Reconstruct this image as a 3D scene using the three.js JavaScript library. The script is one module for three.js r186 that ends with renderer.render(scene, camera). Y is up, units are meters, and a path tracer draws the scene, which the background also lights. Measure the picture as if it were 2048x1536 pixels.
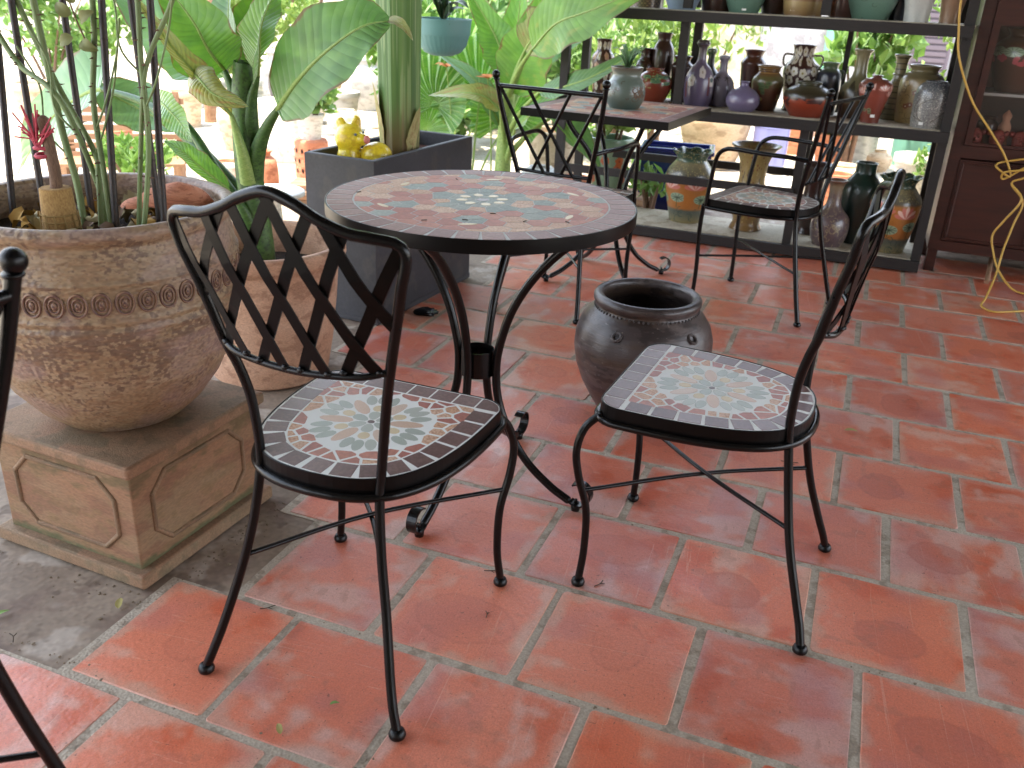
import * as THREE from 'three';
import { mergeGeometries, mergeVertices } from 'three/addons/utils/BufferGeometryUtils.js';
import { RoundedBoxGeometry } from 'three/addons/geometries/RoundedBoxGeometry.js';
import { MarchingCubes } from 'three/addons/objects/MarchingCubes.js';

// ---------------------------------------------------------------- camera, sky, sun, exposure
const scene = new THREE.Scene();
const D = Math.PI / 180;
const camera = new THREE.PerspectiveCamera(46.396, 4 / 3, 0.05, 200);
camera.position.set(0, 1.19728, 0);
camera.rotation.set(-24.0116 * D, 20.245 * D, 2.66426 * D, 'YXZ');
camera.focus = 2.05; camera.userData.fStop = 6.3;
const renderer = new THREE.WebGLRenderer({ antialias: true });
renderer.toneMapping = THREE.LinearToneMapping;
renderer.toneMappingExposure = 6.0;
renderer.shadowMap.enabled = true;
{ // hazy bright tropical sky
  const W = 256, H = 128, a = new Float32Array(W * H * 4);
  for (let j = 0; j < H; j++) for (let i = 0; i < W; i++) {
    const el = ((j + 0.5) / H - 0.5) * Math.PI, s = Math.max(0, Math.sin(el)), k = Math.pow(1 - s, 1.6), o = (j * W + i) * 4;
    const c = [0.50 + 0.36 * k, 0.62 + 0.28 * k, 0.84 + 0.10 * k];
    const g = el < 0 ? 0.5 : 1;
    a[o] = c[0] * g; a[o + 1] = c[1] * g; a[o + 2] = c[2] * g; a[o + 3] = 1;
  }
  const t = new THREE.DataTexture(a, W, H, THREE.RGBAFormat, THREE.FloatType);
  t.mapping = THREE.EquirectangularReflectionMapping; t.magFilter = t.minFilter = THREE.LinearFilter; t.needsUpdate = true;
  scene.background = t; scene.environment = t;
}
const sun = new THREE.DirectionalLight(0xfff1dc, 2.9);
sun.position.set(-2.6, 12, -1.6); sun.target.position.set(-1, 0, -4);
sun.castShadow = true; sun.shadow.radius = 4; sun.shadow.mapSize.set(2048, 2048);
Object.assign(sun.shadow.camera, { left: -14, right: 14, top: 14, bottom: -14, near: 0.5, far: 40 });
scene.add(sun, sun.target);

// ---------------------------------------------------------------- helpers
function rng(seed) { let s = seed >>> 0; return () => { s = (s + 0x6D2B79F5) >>> 0; let t = s; t = Math.imul(t ^ (t >>> 15), t | 1); t ^= t + Math.imul(t ^ (t >>> 7), t | 61); return ((t ^ (t >>> 14)) >>> 0) / 4294967296; }; }
const LAT = new Float32Array(65536); { const r = rng(77); for (let i = 0; i < 65536; i++) LAT[i] = r(); }
function vn(x, y, p) { // value noise, period p
  const xi = Math.floor(x), yi = Math.floor(y); let fx = x - xi, fy = y - yi;
  fx = fx * fx * (3 - 2 * fx); fy = fy * fy * (3 - 2 * fy);
  let x0 = xi % p, y0 = yi % p; if (x0 < 0) x0 += p; if (y0 < 0) y0 += p; let x1 = x0 + 1 === p ? 0 : x0 + 1, y1 = y0 + 1 === p ? 0 : y0 + 1; x0 &= 255; x1 &= 255; y0 = (y0 & 255) << 8; y1 = (y1 & 255) << 8;
  const a = LAT[y0 + x0], b = LAT[y0 + x1], c = LAT[y1 + x0], d = LAT[y1 + x1];
  return a + (b - a) * fx + (c - a) * fy + (a - b - c + d) * fx * fy;
}
function fbm(x, y, p, o = 4) { let s = 0, a = 0.5, n = 0; for (let i = 0; i < o; i++) { s += a * vn(x, y, p); n += a; x = x * 2 + 17; y = y * 2 + 31; p *= 2; a *= 0.5; } return s / n; }
const sat = (x) => x < 0 ? 0 : x > 1 ? 1 : x, sst = (a, b, x) => { x = sat((x - a) / (b - a)); return x * x * (3 - 2 * x); };
const mix3 = (a, b, k) => [a[0] + (b[0] - a[0]) * k, a[1] + (b[1] - a[1]) * k, a[2] + (b[2] - a[2]) * k];
function tex(w, h, fn, { srgb = true, repeat = true } = {}) {
  const d = new Uint8Array(w * h * 4);
  for (let j = 0; j < h; j++) for (let i = 0; i < w; i++) { const c = fn(i / w, j / h, i, j), o = (j * w + i) * 4; d[o] = sat(c[0] / 255) * 255; d[o + 1] = sat(c[1] / 255) * 255; d[o + 2] = sat(c[2] / 255) * 255; d[o + 3] = 255; }
  const t = new THREE.DataTexture(d, w, h, THREE.RGBAFormat);
  if (srgb) t.colorSpace = THREE.SRGBColorSpace;
  t.magFilter = THREE.LinearFilter; t.minFilter = THREE.LinearMipmapLinearFilter; t.generateMipmaps = true;
  if (repeat) t.wrapS = t.wrapT = THREE.RepeatWrapping;
  t.needsUpdate = true; return t;
}
const rep = (t, x, y) => { const c = t.clone(); c.repeat.set(x, y); c.needsUpdate = true; return c; };
const M = (o) => new THREE.MeshStandardMaterial(o), MP = (o) => new THREE.MeshPhysicalMaterial(o);
const used = {};
function numbered(n) { used[n] = (used[n] ?? -1) + 1; return used[n] ? n + '_' + String(used[n]).padStart(3, '0') : n; }
function sh(o) { o.traverse((m) => { if (m.isMesh) { m.castShadow = true; m.receiveShadow = true; } }); return o; }
function thing(name, label, category, [x, y, z] = [0, 0, 0], turn = 0, group) {
  const o = new THREE.Group(); o.name = numbered(name); o.position.set(x, y, z); o.rotation.y = turn;
  o.userData = { label, category }; if (group) o.userData.group = group; scene.add(o); return o;
}
function part(parent, name, geo, mat, label) { const m = new THREE.Mesh(geo, mat); m.name = name; if (label) m.userData.label = label; parent.add(m); return m; }
function one(name, label, category, geo, mat, pos = [0, 0, 0], turn = 0, group) {
  const m = new THREE.Mesh(geo, mat); m.name = numbered(name); m.position.set(...pos); m.rotation.y = turn; m.userData = { label, category }; if (group) m.userData.group = group; scene.add(m); return m;
}
function setting(name, geo, mat, label) { const m = new THREE.Mesh(geo, mat); m.name = name; m.userData = { kind: 'structure' }; if (label) { m.userData.label = label; m.userData.category = name.replace(/_/g, ' '); } scene.add(m); return m; }
const v3 = (p) => new THREE.Vector3(p[0], p[1], p[2]);
const merge = (l) => mergeGeometries(l.map((g) => { let q = g.index ? g.toNonIndexed() : g; for (const k of Object.keys(q.attributes)) if (!['position', 'normal', 'uv'].includes(k)) q.deleteAttribute(k); return q; }));
function box(w, h, d, x = 0, y = 0, z = 0, r = 0) { const g = r ? new RoundedBoxGeometry(w, h, d, 2, r) : new THREE.BoxGeometry(w, h, d); return g.translate(x, y, z); }
function tube(pts, r, n = 40, rs = 10, closed = false, tens = 0.5) {
  const c = new THREE.CatmullRomCurve3(pts.map(v3), closed, 'catmullrom', tens);
  const g = new THREE.TubeGeometry(c, n, r, rs, closed); if (closed) return g;
  const a = new THREE.SphereGeometry(r, rs, 6).translate(...pts[0]), b = new THREE.SphereGeometry(r, rs, 6).translate(...pts[pts.length - 1]);
  return merge([g, a, b]);
}
function rod(a, b, r, rs = 10, r2 = r) {
  const A = v3(a), B = v3(b), L = A.distanceTo(B), g = new THREE.CylinderGeometry(r2, r, L, rs);
  g.applyQuaternion(new THREE.Quaternion().setFromUnitVectors(new THREE.Vector3(0, 1, 0), B.clone().sub(A).normalize())); const m = A.add(B).multiplyScalar(0.5); return g.translate(m.x, m.y, m.z);
}
function ball(r, x = 0, y = 0, z = 0, sy = 1, ws = 16, hs = 12) { return new THREE.SphereGeometry(r, ws, hs).scale(1, sy, 1).translate(x, y, z); }
function lathe(pts, seg = 48, smooth = 0) { // pts [r,y]
  let p = pts.map((q) => new THREE.Vector2(q[0], q[1]));
  if (smooth) { const c = new THREE.CatmullRomCurve3(pts.map((q) => new THREE.Vector3(q[0], q[1], 0)), false, 'catmullrom', 0.5); p = c.getPoints(smooth).map((q) => new THREE.Vector2(Math.max(0.0001, q.x), q.y)); }
  const g = new THREE.LatheGeometry(p, seg), q = g.attributes.position, uv = g.attributes.uv; let lo = 1e9, hi = -1e9; for (let i = 0; i < q.count; i++) { lo = Math.min(lo, q.getY(i)); hi = Math.max(hi, q.getY(i)); }
  for (let i = 0; i < q.count; i++) uv.setY(i, (q.getY(i) - lo) / (hi - lo || 1)); return g;
}
function poly(outer, depth, bevel = 0, yTop = 0, holes = []) { // polygon in x,z extruded downward from yTop
  const s = new THREE.Shape(outer.map((p) => new THREE.Vector2(p[0], -p[1])));
  for (const h of holes) s.holes.push(new THREE.Path(h.map((p) => new THREE.Vector2(p[0], -p[1]))));
  const g = new THREE.ExtrudeGeometry(s, { depth: depth - bevel * 2 > 0 ? depth - bevel : depth, bevelEnabled: bevel > 0, bevelThickness: bevel, bevelSize: bevel, bevelOffset: -bevel, bevelSegments: 1, steps: 1, curveSegments: 1 });
  g.rotateX(-Math.PI / 2); g.computeBoundingBox(); g.translate(0, yTop - g.boundingBox.max.y, 0); return g;
}
function uvBox(g, s = 1) { // uv in metres by dominant normal
  const p = g.attributes.position, n = g.attributes.normal, uv = new Float32Array(p.count * 2);
  for (let i = 0; i < p.count; i++) { const ax = Math.abs(n.getX(i)), ay = Math.abs(n.getY(i)), az = Math.abs(n.getZ(i)); const x = p.getX(i), y = p.getY(i), z = p.getZ(i); const q = ay >= ax && ay >= az ? [x, z] : ax >= az ? [z, y] : [x, y]; uv[2 * i] = q[0] * s; uv[2 * i + 1] = q[1] * s; }
  g.setAttribute('uv', new THREE.BufferAttribute(uv, 2)); return g;
}
// half-plane clipping of convex polygons: keep points with (p-o).n <= 0
function clip(P, ox, oy, nx, ny) { const R = []; for (let i = 0; i < P.length; i++) { const a = P[i], b = P[(i + 1) % P.length], da = (a[0] - ox) * nx + (a[1] - oy) * ny, db = (b[0] - ox) * nx + (b[1] - oy) * ny; if (da <= 0) R.push(a); if ((da < 0 && db > 0) || (da > 0 && db < 0)) { const k = da / (da - db); R.push([a[0] + (b[0] - a[0]) * k, a[1] + (b[1] - a[1]) * k]); } } return R; }
function voronoi(region, seeds, gap, skip) { // returns polygons for seeds (skip(i) true = blocker)
  const out = []; seeds.forEach((s, i) => { if (skip(i)) { out.push(null); return; } let P = region; for (let j = 0; j < seeds.length && P.length > 2; j++) { if (j === i) continue; const t = seeds[j], dx = t[0] - s[0], dy = t[1] - s[1], L = Math.hypot(dx, dy); if (L > 0.2) continue; const nx = dx / L, ny = dy / L, m = L / 2 - gap / 2; P = clip(P, s[0] + nx * m, s[1] + ny * m, nx, ny); } out.push(P.length > 2 ? P : null); }); return out;
}
const area = (P) => { let a = 0; for (let i = 0; i < P.length; i++) { const q = P[(i + 1) % P.length]; a += P[i][0] * q[1] - q[0] * P[i][1]; } return Math.abs(a) / 2; };
function oval(cx, cz, rx, rz, ang, n = 12, pt = 0) { const o = []; for (let i = 0; i < n; i++) { const t = i / n * 2 * Math.PI, k = 1 - pt * Math.abs(Math.cos(t)) ** 6 * 0.0, x = rx * Math.cos(t) * k, z = rz * Math.sin(t) * (1 - pt * 0.5 * Math.cos(t)); const c = Math.cos(ang), s = Math.sin(ang); o.push([cx + x * c - z * s, cz + x * s + z * c]); } return o; }
// ---------------------------------------------------------------- materials
const blackPaintTex = tex(256, 256, (x, y) => { const n = 120 + 80 * (fbm(x * 32, y * 32, 32, 3) - 0.5); return [n, n, n]; }, { srgb: false });
const BLACK = MP({ color: new THREE.Color().setRGB(0.0036, 0.0034, 0.0034), roughness: 0.25, specularIntensity: 0.5, clearcoat: 0.1, clearcoatRoughness: 0.1, bumpMap: rep(blackPaintTex, 8, 2), bumpScale: 0.0006 });
const BLACKFLAT = MP({ color: new THREE.Color().setRGB(0.0036, 0.0030, 0.0028), roughness: 0.34, specularIntensity: 0.36 });
function grainTex(base, alt, sc = 20, amp = 1, seed = 0) { return tex(256, 256, (x, y) => { const a = fbm(x * sc + seed, y * sc, sc, 3), b = vn(x * 128, y * 128, 128); return mix3(base, alt, sat((a - 0.35) * 1.8 * amp + (b - 0.5) * 0.5)); }); }
const FINE = rep(grainTex([214, 214, 214], [255, 255, 255], 24), 9, 9), COARSE = rep(grainTex([222, 222, 222], [255, 255, 255], 16), 9, 9), SPECK = rep(grainTex([255, 252, 248], [200, 168, 152], 40), 9, 9);
const C3 = (c) => new THREE.Color().setRGB(c[0] / 255, c[1] / 255, c[2] / 255, THREE.SRGBColorSpace);
const mos = (c, map, rough, bump = 0.0006) => M({ color: C3(c), map, roughness: rough, bumpMap: blackPaintTex, bumpScale: bump });
const SEATBROWN = [mos([132, 100, 94], FINE, 0.38), mos([122, 90, 85], FINE, 0.4), mos([140, 108, 102], FINE, 0.36)];
const TABBROWN = [mos([158, 118, 108], FINE, 0.55), mos([148, 108, 99], FINE, 0.55), mos([166, 127, 115], FINE, 0.55)];
const TERRA = [mos([192, 122, 104], COARSE, 0.45), mos([184, 112, 97], COARSE, 0.45), mos([204, 134, 112], COARSE, 0.45), mos([174, 94, 80], COARSE, 0.45)];
const TAN = [mos([220, 186, 158], SPECK, 0.5), mos([226, 194, 168], SPECK, 0.5), mos([216, 176, 144], SPECK, 0.5)];
const petalTex = (base, alt) => tex(128, 128, (x, y) => { const v = Math.abs(((x * 8 + Math.abs(y - 0.5) * 6) % 1) - 0.5); return mix3(base, alt, sat(0.25 + 0.9 * (v - 0.2)) * 0.7 + 0.3 * vn(x * 40, y * 40, 40)); });
const PT = petalTex([208, 208, 208], [255, 255, 255]); const pet = (c) => M({ color: C3(c), map: PT, roughness: 0.4 });
const GREYP = [pet([204, 208, 194]), pet([192, 198, 184])];
const ORANGEP = [pet([240, 212, 188]), pet([234, 198, 170])];
const TTERRA = [mos([190, 124, 104], COARSE, 0.6), mos([182, 114, 96], COARSE, 0.6), mos([196, 132, 110], COARSE, 0.6)], TTAN = [mos([206, 174, 146], SPECK, 0.6), mos([212, 182, 156], SPECK, 0.6), mos([200, 164, 136], SPECK, 0.6)];
const YELLOWP = [mos([238, 216, 172], FINE, 0.4)];
const BLUEG = [mos([166, 174, 164], FINE, 0.7), mos([178, 182, 170], FINE, 0.7)];
const GROUTW = M({ color: C3([236, 236, 230]), roughness: 0.65 }), GROUTG = M({ color: C3([190, 190, 184]), roughness: 0.85 });
const PETALHUB = mos([108, 84, 78], FINE, 0.4);

// terracotta paving: 16 looks per atlas
function tileAtlas(seed) {
  const r = rng(seed), cells = []; for (let i = 0; i < 16; i++) cells.push({ dust: r(), wet: r(), ring: r(), rx: 0.36 + 0.28 * r(), ry: 0.36 + 0.28 * r(), rr: 0.11 + 0.16 * r(), rk: 0.6 + 0.6 * r(), ox: r() * 100, oy: r() * 100, hue: r(), dark: r() });
  const S = 2048, C = 512;
  return tex(S, S, (x, y, i, j) => {
    const c = cells[(j >> 9) * 4 + (i >> 9)], u = (i & 511) / C, v = (j & 511) / C;
    const a = fbm(u * 3 + c.ox, v * 3 + c.oy, 256, 3), b = fbm(u * 9 + c.oy, v * 9 + c.ox, 256, 3), g = vn(u * 160 + c.ox, v * 160, 256), s = fbm(u * 2.2 + 40 + c.oy, v * 4.5 + c.ox, 256, 3);
    let col = mix3([212, 124, 94], [202, 108, 78], sat(a * 1.4 - 0.2)); col = mix3(col, [208, 134, 112], c.hue * 0.5);
    const wet = sst(0.56, 0.72, a * 0.7 + b * 0.3 + 0.16 * (c.wet - 0.5)); col = mix3(col, [194, 90, 56], wet * 0.65);
    const dust = sst(0.50, 0.74, s * 0.75 + b * 0.25 + 0.24 * (c.dust - 0.5)); col = mix3(col, [204, 164, 150], dust * 0.85);
    const vio = sst(0.5, 0.75, fbm(u * 2.5 + c.oy + 9, v * 2.5 + 70, 256, 2)); col = mix3(col, [182, 116, 110], vio * 0.5);
    if (c.ring > 0.42) { const q = Math.hypot(u - c.rx, (v - c.ry) * c.rk) + (b - 0.5) * 0.05, k = sst(c.rr + 0.012, c.rr - 0.012, q), e = Math.exp(-Math.pow((q - c.rr) / 0.012, 2)); col = mix3(col, [172, 96, 80], k * (0.10 + 0.38 * c.dark)); col = mix3(col, [150, 80, 66], e * 0.16); }
    const ed = Math.min(u, v, 1 - u, 1 - v), hz = sst(0.10, 0.0, ed + (b - 0.5) * 0.16 + (a - 0.5) * 0.1); col = mix3(col, [190, 164, 150], hz * 0.6);
    const stain = sst(0.66, 0.8, fbm(u * 11 + c.oy + 30, v * 7 + c.ox + 50, 256, 3) + 0.1 * (c.dark - 0.7)); col = mix3(col, [140, 98, 82], stain * 0.22);
    const sp = vn(u * 70 + c.oy, v * 70 + c.ox, 256); if (sp > 0.955) col = mix3(col, [90, 60, 50], 0.5); if (sp < 0.02) col = mix3(col, [222, 190, 175], 0.5);
    const sc = Math.abs(fbm(u * 3 + v * 26 + c.ox, v * 3 + c.oy, 256, 2) - 0.5); if (sc < 0.006) col = mix3(col, [218, 176, 158], 0.35); const k = 0.94 + 0.12 * g; return [col[0] * k, col[1] * k, col[2] * k];
  }, { repeat: false });
}
const ATLAS = [tileAtlas(11), tileAtlas(23)];
const tileBump = tex(1024, 1024, (x, y) => { const n = 128 + 90 * (fbm(x * 16, y * 16, 16, 5) - 0.5) + 30 * (vn(x * 200, y * 200, 200) - 0.5); return [n, n, n]; }, { srgb: false });
const tileRough = tex(1024, 1024, (x, y) => { const n = 255 * (0.28 + 0.34 * fbm(x * 10 + 5, y * 10, 10, 4)); return [n, n, n]; }, { srgb: false });
const PAVER = []; for (const m of ATLAS) for (const c of [[255, 255, 255], [246, 240, 238], [255, 244, 232], [238, 232, 236]]) PAVER.push(M({ color: C3(c), map: m, roughness: 1, roughnessMap: tileRough, bumpMap: tileBump, bumpScale: 0.0035 }));
const concreteTex = tex(1024, 1024, (x, y) => { // 2 m
  const a = fbm(x * 8, y * 8, 8, 5), b = fbm(x * 40 + 3, y * 40, 40, 3), d = fbm(x * 14 + 9, y * 14 + 4, 14, 4), g = vn(x * 256, y * 256, 256);
  let c = mix3([124, 107, 90], [148, 132, 114], sat((a - 0.3) * 2)); c = mix3(c, [112, 92, 78], sst(0.54, 0.70, d) * 0.8); c = mix3(c, [174, 162, 148], sst(0.62, 0.74, fbm(x * 22, y * 22 + 7, 22, 4)) * 0.7);
  c = mix3(c, [92, 76, 62], sst(0.68, 0.78, b) * 0.6); const k = 0.93 + 0.14 * g; return [c[0] * k, c[1] * k, c[2] * k];
});
const concreteBump = tex(1024, 1024, (x, y) => { const n = 255 * (0.7 * fbm(x * 24, y * 24, 24, 5) + 0.3 * vn(x * 256, y * 256, 256)); return [n, n, n]; }, { srgb: false });
const MORTAR = M({ map: rep(clayTex([164, 152, 134], [178, 166, 148], [126, 112, 94], null, 512, 512), 2, 2), roughness: 0.9, bumpMap: concreteBump, bumpScale: 0.004 });
const CONCRETE = M({ map: concreteTex, roughness: 0.8, bumpMap: concreteBump, bumpScale: 0.0025 });
const sandTex = tex(1024, 1024, (x, y) => { const a = fbm(x * 12, y * 12, 12, 5), g = vn(x * 256, y * 256, 256); const c = mix3([186, 176, 160], [150, 138, 120], sat((a - 0.35) * 2.4)), k = 0.85 + 0.3 * g; return [c[0] * k, c[1] * k, c[2] * k]; });
const SAND = M({ map: sandTex, roughness: 0.95, bumpMap: concreteBump, bumpScale: 0.01 });
// big glazed pot
const bigPotTex = tex(1536, 768, (x, y) => { // y: 0 bottom .. 1 rim
  const a = fbm(x * 22, y * 9, 22, 4), b = fbm(x * 220 + 5, y * 76, 220, 4), s = fbm(x * 60 + 3, y * 60 + 9, 60, 3), g = vn(x * 256, y * 128, 256);
  let c = mix3([144, 120, 92], [160, 138, 110], sat((a - 0.3) * 2)); const band = -0.1 + 1.1 * Math.exp(-Math.pow((y - 0.5) / 0.15, 2)) + 0.45 * sst(0.68, 0.8, y);
  c = mix3(c, [88, 66, 56], sst(0.48, 0.60, b * 0.6 + a * 0.4 + 0.14 * (band - 0.7)) * 0.62); c = mix3(c, [132, 102, 76], sst(0.52, 0.66, s) * 0.5);
  c = mix3(c, [150, 126, 122], sst(0.58, 0.72, fbm(x * 9 + 4, y * 5 + 2, 9, 4)) * 0.5); const k = 0.9 + 0.2 * g; return [c[0] * k, c[1] * k, c[2] * k];
});
const potBump = tex(1024, 512, (x, y) => { const n = 255 * (0.6 * fbm(x * 40, y * 20, 40, 4) + 0.4 * vn(x * 240, y * 120, 240)); return [n, n, n]; }, { srgb: false });
const BIGPOT = M({ map: bigPotTex, roughness: 0.52, bumpMap: potBump, bumpScale: 0.003 });
const medTex = grainTex([150, 118, 92], [84, 58, 54], 10, 1.6); const MEDAL = M({ map: medTex, roughness: 0.5 });
function clayTex(a0, a1, dk, moss, w = 512, h = 512) { return tex(w, h, (x, y) => { const a = fbm(x * 5, y * 5, 5, 5), b = fbm(x * 18 + 2, y * 18, 18, 4), g = vn(x * 200, y * 200, 200); let c = mix3(a0, a1, sat((a - 0.3) * 2.2)); c = mix3(c, dk, sst(0.56, 0.7, b) * 0.55); if (moss) c = mix3(c, moss, sst(0.6, 0.74, fbm(x * 7 + 9, y * 7 + 3, 7, 5)) * 0.5); const k = 0.92 + 0.16 * g; return [c[0] * k, c[1] * k, c[2] * k]; }); }
const PEDESTAL = M({ map: rep(clayTex([136, 112, 86], [142, 106, 80], [112, 92, 68], [98, 90, 68]), 1.8, 1.8), roughness: 0.8, bumpMap: rep(potBump, 2, 4), bumpScale: 0.0012 });
const CLAYPOT = M({ map: rep(clayTex([176, 134, 106], [190, 154, 128], [142, 104, 82], null), 2, 1), roughness: 0.82, bumpMap: potBump, bumpScale: 0.003 });
const CLAY = M({ map: clayTex([188, 116, 84], [204, 140, 108], [150, 90, 66], null, 256, 256), roughness: 0.85 });
const jarTex = tex(1024, 1024, (x, y) => { const a = fbm(x * 6, y * 5, 6, 5), b = fbm(x * 30 + 3, y * 24, 30, 4), s = vn(x * 90, y * 90, 90), g = fbm(x * 3 + 9, y * 9, 3, 4); let c = mix3([66, 58, 57], [84, 74, 71], sat((a - 0.3) * 2)); c = mix3(c, [74, 57, 44], sst(0.5, 0.7, g) * 0.7); c = mix3(c, [44, 37, 36], sst(0.55, 0.68, b) * 0.6); if (s > 0.965) c = mix3(c, [150, 138, 128], 0.6); c = mix3(c, [110, 100, 96], sst(0.7, 0.8, fbm(x * 12, y * 12, 12, 4)) * 0.6); return c; });
const jarBump = tex(1024, 1024, (x, y) => { let n = 0.6 * fbm(x * 30, y * 30, 30, 4) + 0.15 * vn(x * 60, y * 200, 60); const s = vn(x * 80, y * 80, 80); if (s > 0.95) n += 0.5; return [255 * n, 255 * n, 255 * n]; }, { srgb: false });
const JAR = M({ map: jarTex, roughness: 0.36, bumpMap: jarBump, bumpScale: 0.0018 });
const PLANTER = M({ map: rep(clayTex([44, 44, 48], [58, 58, 63], [70, 66, 62], null, 256, 256), 1, 1), roughness: 0.6 });
const SOIL = M({ map: rep(tex(512, 512, (x, y) => { const a = fbm(x * 30, y * 30, 30, 4), b = vn(x * 120, y * 120, 120); return mix3([44, 32, 24], [96, 74, 54], sat((a - 0.4) * 2 + (b - 0.6))); }), 2, 2), roughness: 1, bumpMap: concreteBump, bumpScale: 0.02 });
const IRON = M({ map: rep(clayTex([30, 27, 26], [38, 34, 32], [50, 38, 31], null, 256, 256), 6, 2), roughness: 0.7 });
const ROD = M({ map: rep(clayTex([34, 28, 26], [50, 38, 32], [92, 58, 40], null, 256, 256), 1, 8), roughness: 0.5 });
const woodTex = (a, b, sc = 6) => tex(512, 512, (x, y) => { const w = fbm(x * 4, y * 40, 4, 4), f = fbm(x * sc * 3, y * 120, sc * 3, 2); return mix3(a, b, sat((w - 0.3) * 1.6 + (f - 0.5) * 0.5)); });
const MAHOG = MP({ map: woodTex([46, 19, 13], [68, 30, 20]), roughness: 0.4, clearcoat: 0.3, clearcoatRoughness: 0.3 });
const BOARD = M({ map: rep(clayTex([168, 158, 138], [186, 174, 152], [140, 126, 104], null), 1, 1), roughness: 0.8 });
const OLDWOOD = M({ map: woodTex([138, 104, 78], [172, 138, 108]), roughness: 0.85 });
const GLASS = MP({ color: 0xffffff, roughness: 0.03, transmission: 1, thickness: 0, ior: 1.5 });
// leaves
function leafTex(base, dark, rib, patch) { return tex(256, 512, (x, y) => { const s = Math.abs(x - 0.5) * 2, vein = Math.abs((((y * 17 - s * 2.4) % 1) + 1) % 1 - 0.5) * 2, a = fbm(x * 6, y * 10, 6, 4); let c = mix3(base, dark, sat((a - 0.3) * 1.4)); c = mix3(c, dark, sst(0.84, 1, vein) * 0.45); c = mix3(c, rib, sst(0.055, 0.02, s)); c = mix3(c, rib, sst(0.93, 1.0, vein) * 0.22); if (patch) c = mix3(c, patch, sst(0.62, 0.74, fbm(x * 4 + 3, y * 6 + 5, 4, 4)) * 0.7); c = mix3(c, [128, 92, 52], sst(0.93, 1.0, s + 0.25 * (fbm(x * 5 + 8, y * 14 + 2, 5, 4) - 0.45)) * 0.8); return c; }, { repeat: false }); }
const LEAFBUMP = tex(256, 512, (x, y) => { const s = Math.abs(x - 0.5) * 2, vein = Math.abs((((y * 17 - s * 2.4) % 1) + 1) % 1 - 0.5) * 2; const n = 200 * (1 - vein * vein * 0.7) - (s < 0.05 ? 60 : 0); return [n, n, n]; }, { srgb: false, repeat: false });
const LEAF = (map, tr = 0.5) => MP({ map, roughness: 0.8, transmission: tr, thickness: 0, clearcoat: 0.7, clearcoatRoughness: 0.33, bumpMap: LEAFBUMP, bumpScale: 0.004, side: THREE.DoubleSide });
const LGREEN = LEAF(leafTex([116, 168, 50], [82, 138, 44], [170, 200, 106])), LBLUE = LEAF(leafTex([108, 156, 76], [80, 130, 62], [164, 194, 116])), LYELL = LEAF(leafTex([168, 172, 84], [138, 152, 66], [196, 190, 120], [176, 132, 70])), LLIME = LEAF(leafTex([128, 178, 62], [96, 150, 50], [186, 206, 120], [160, 176, 70])), LPALE = LEAF(leafTex([112, 156, 92], [88, 132, 78], [160, 186, 130]), 0.32), LDARK = LEAF(leafTex([46, 92, 40], [34, 74, 34], [96, 130, 70]), 0.2);
const STALK = M({ map: rep(clayTex([52, 84, 36], [80, 116, 50], [34, 52, 26], null, 256, 256), 2, 3), roughness: 0.5 });
const STALKL = M({ map: rep(clayTex([128, 156, 78], [152, 172, 96], [100, 126, 60], null, 256, 256), 2, 3), roughness: 0.55 });
const ROSE = M({ map: rep(clayTex([104, 126, 74], [126, 144, 92], [92, 84, 60], null, 256, 256), 2, 6), roughness: 0.6 });
const TWIG = M({ map: rep(clayTex([104, 80, 64], [128, 100, 78], [76, 58, 46], null, 256, 256), 2, 6), roughness: 0.85 });
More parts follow.
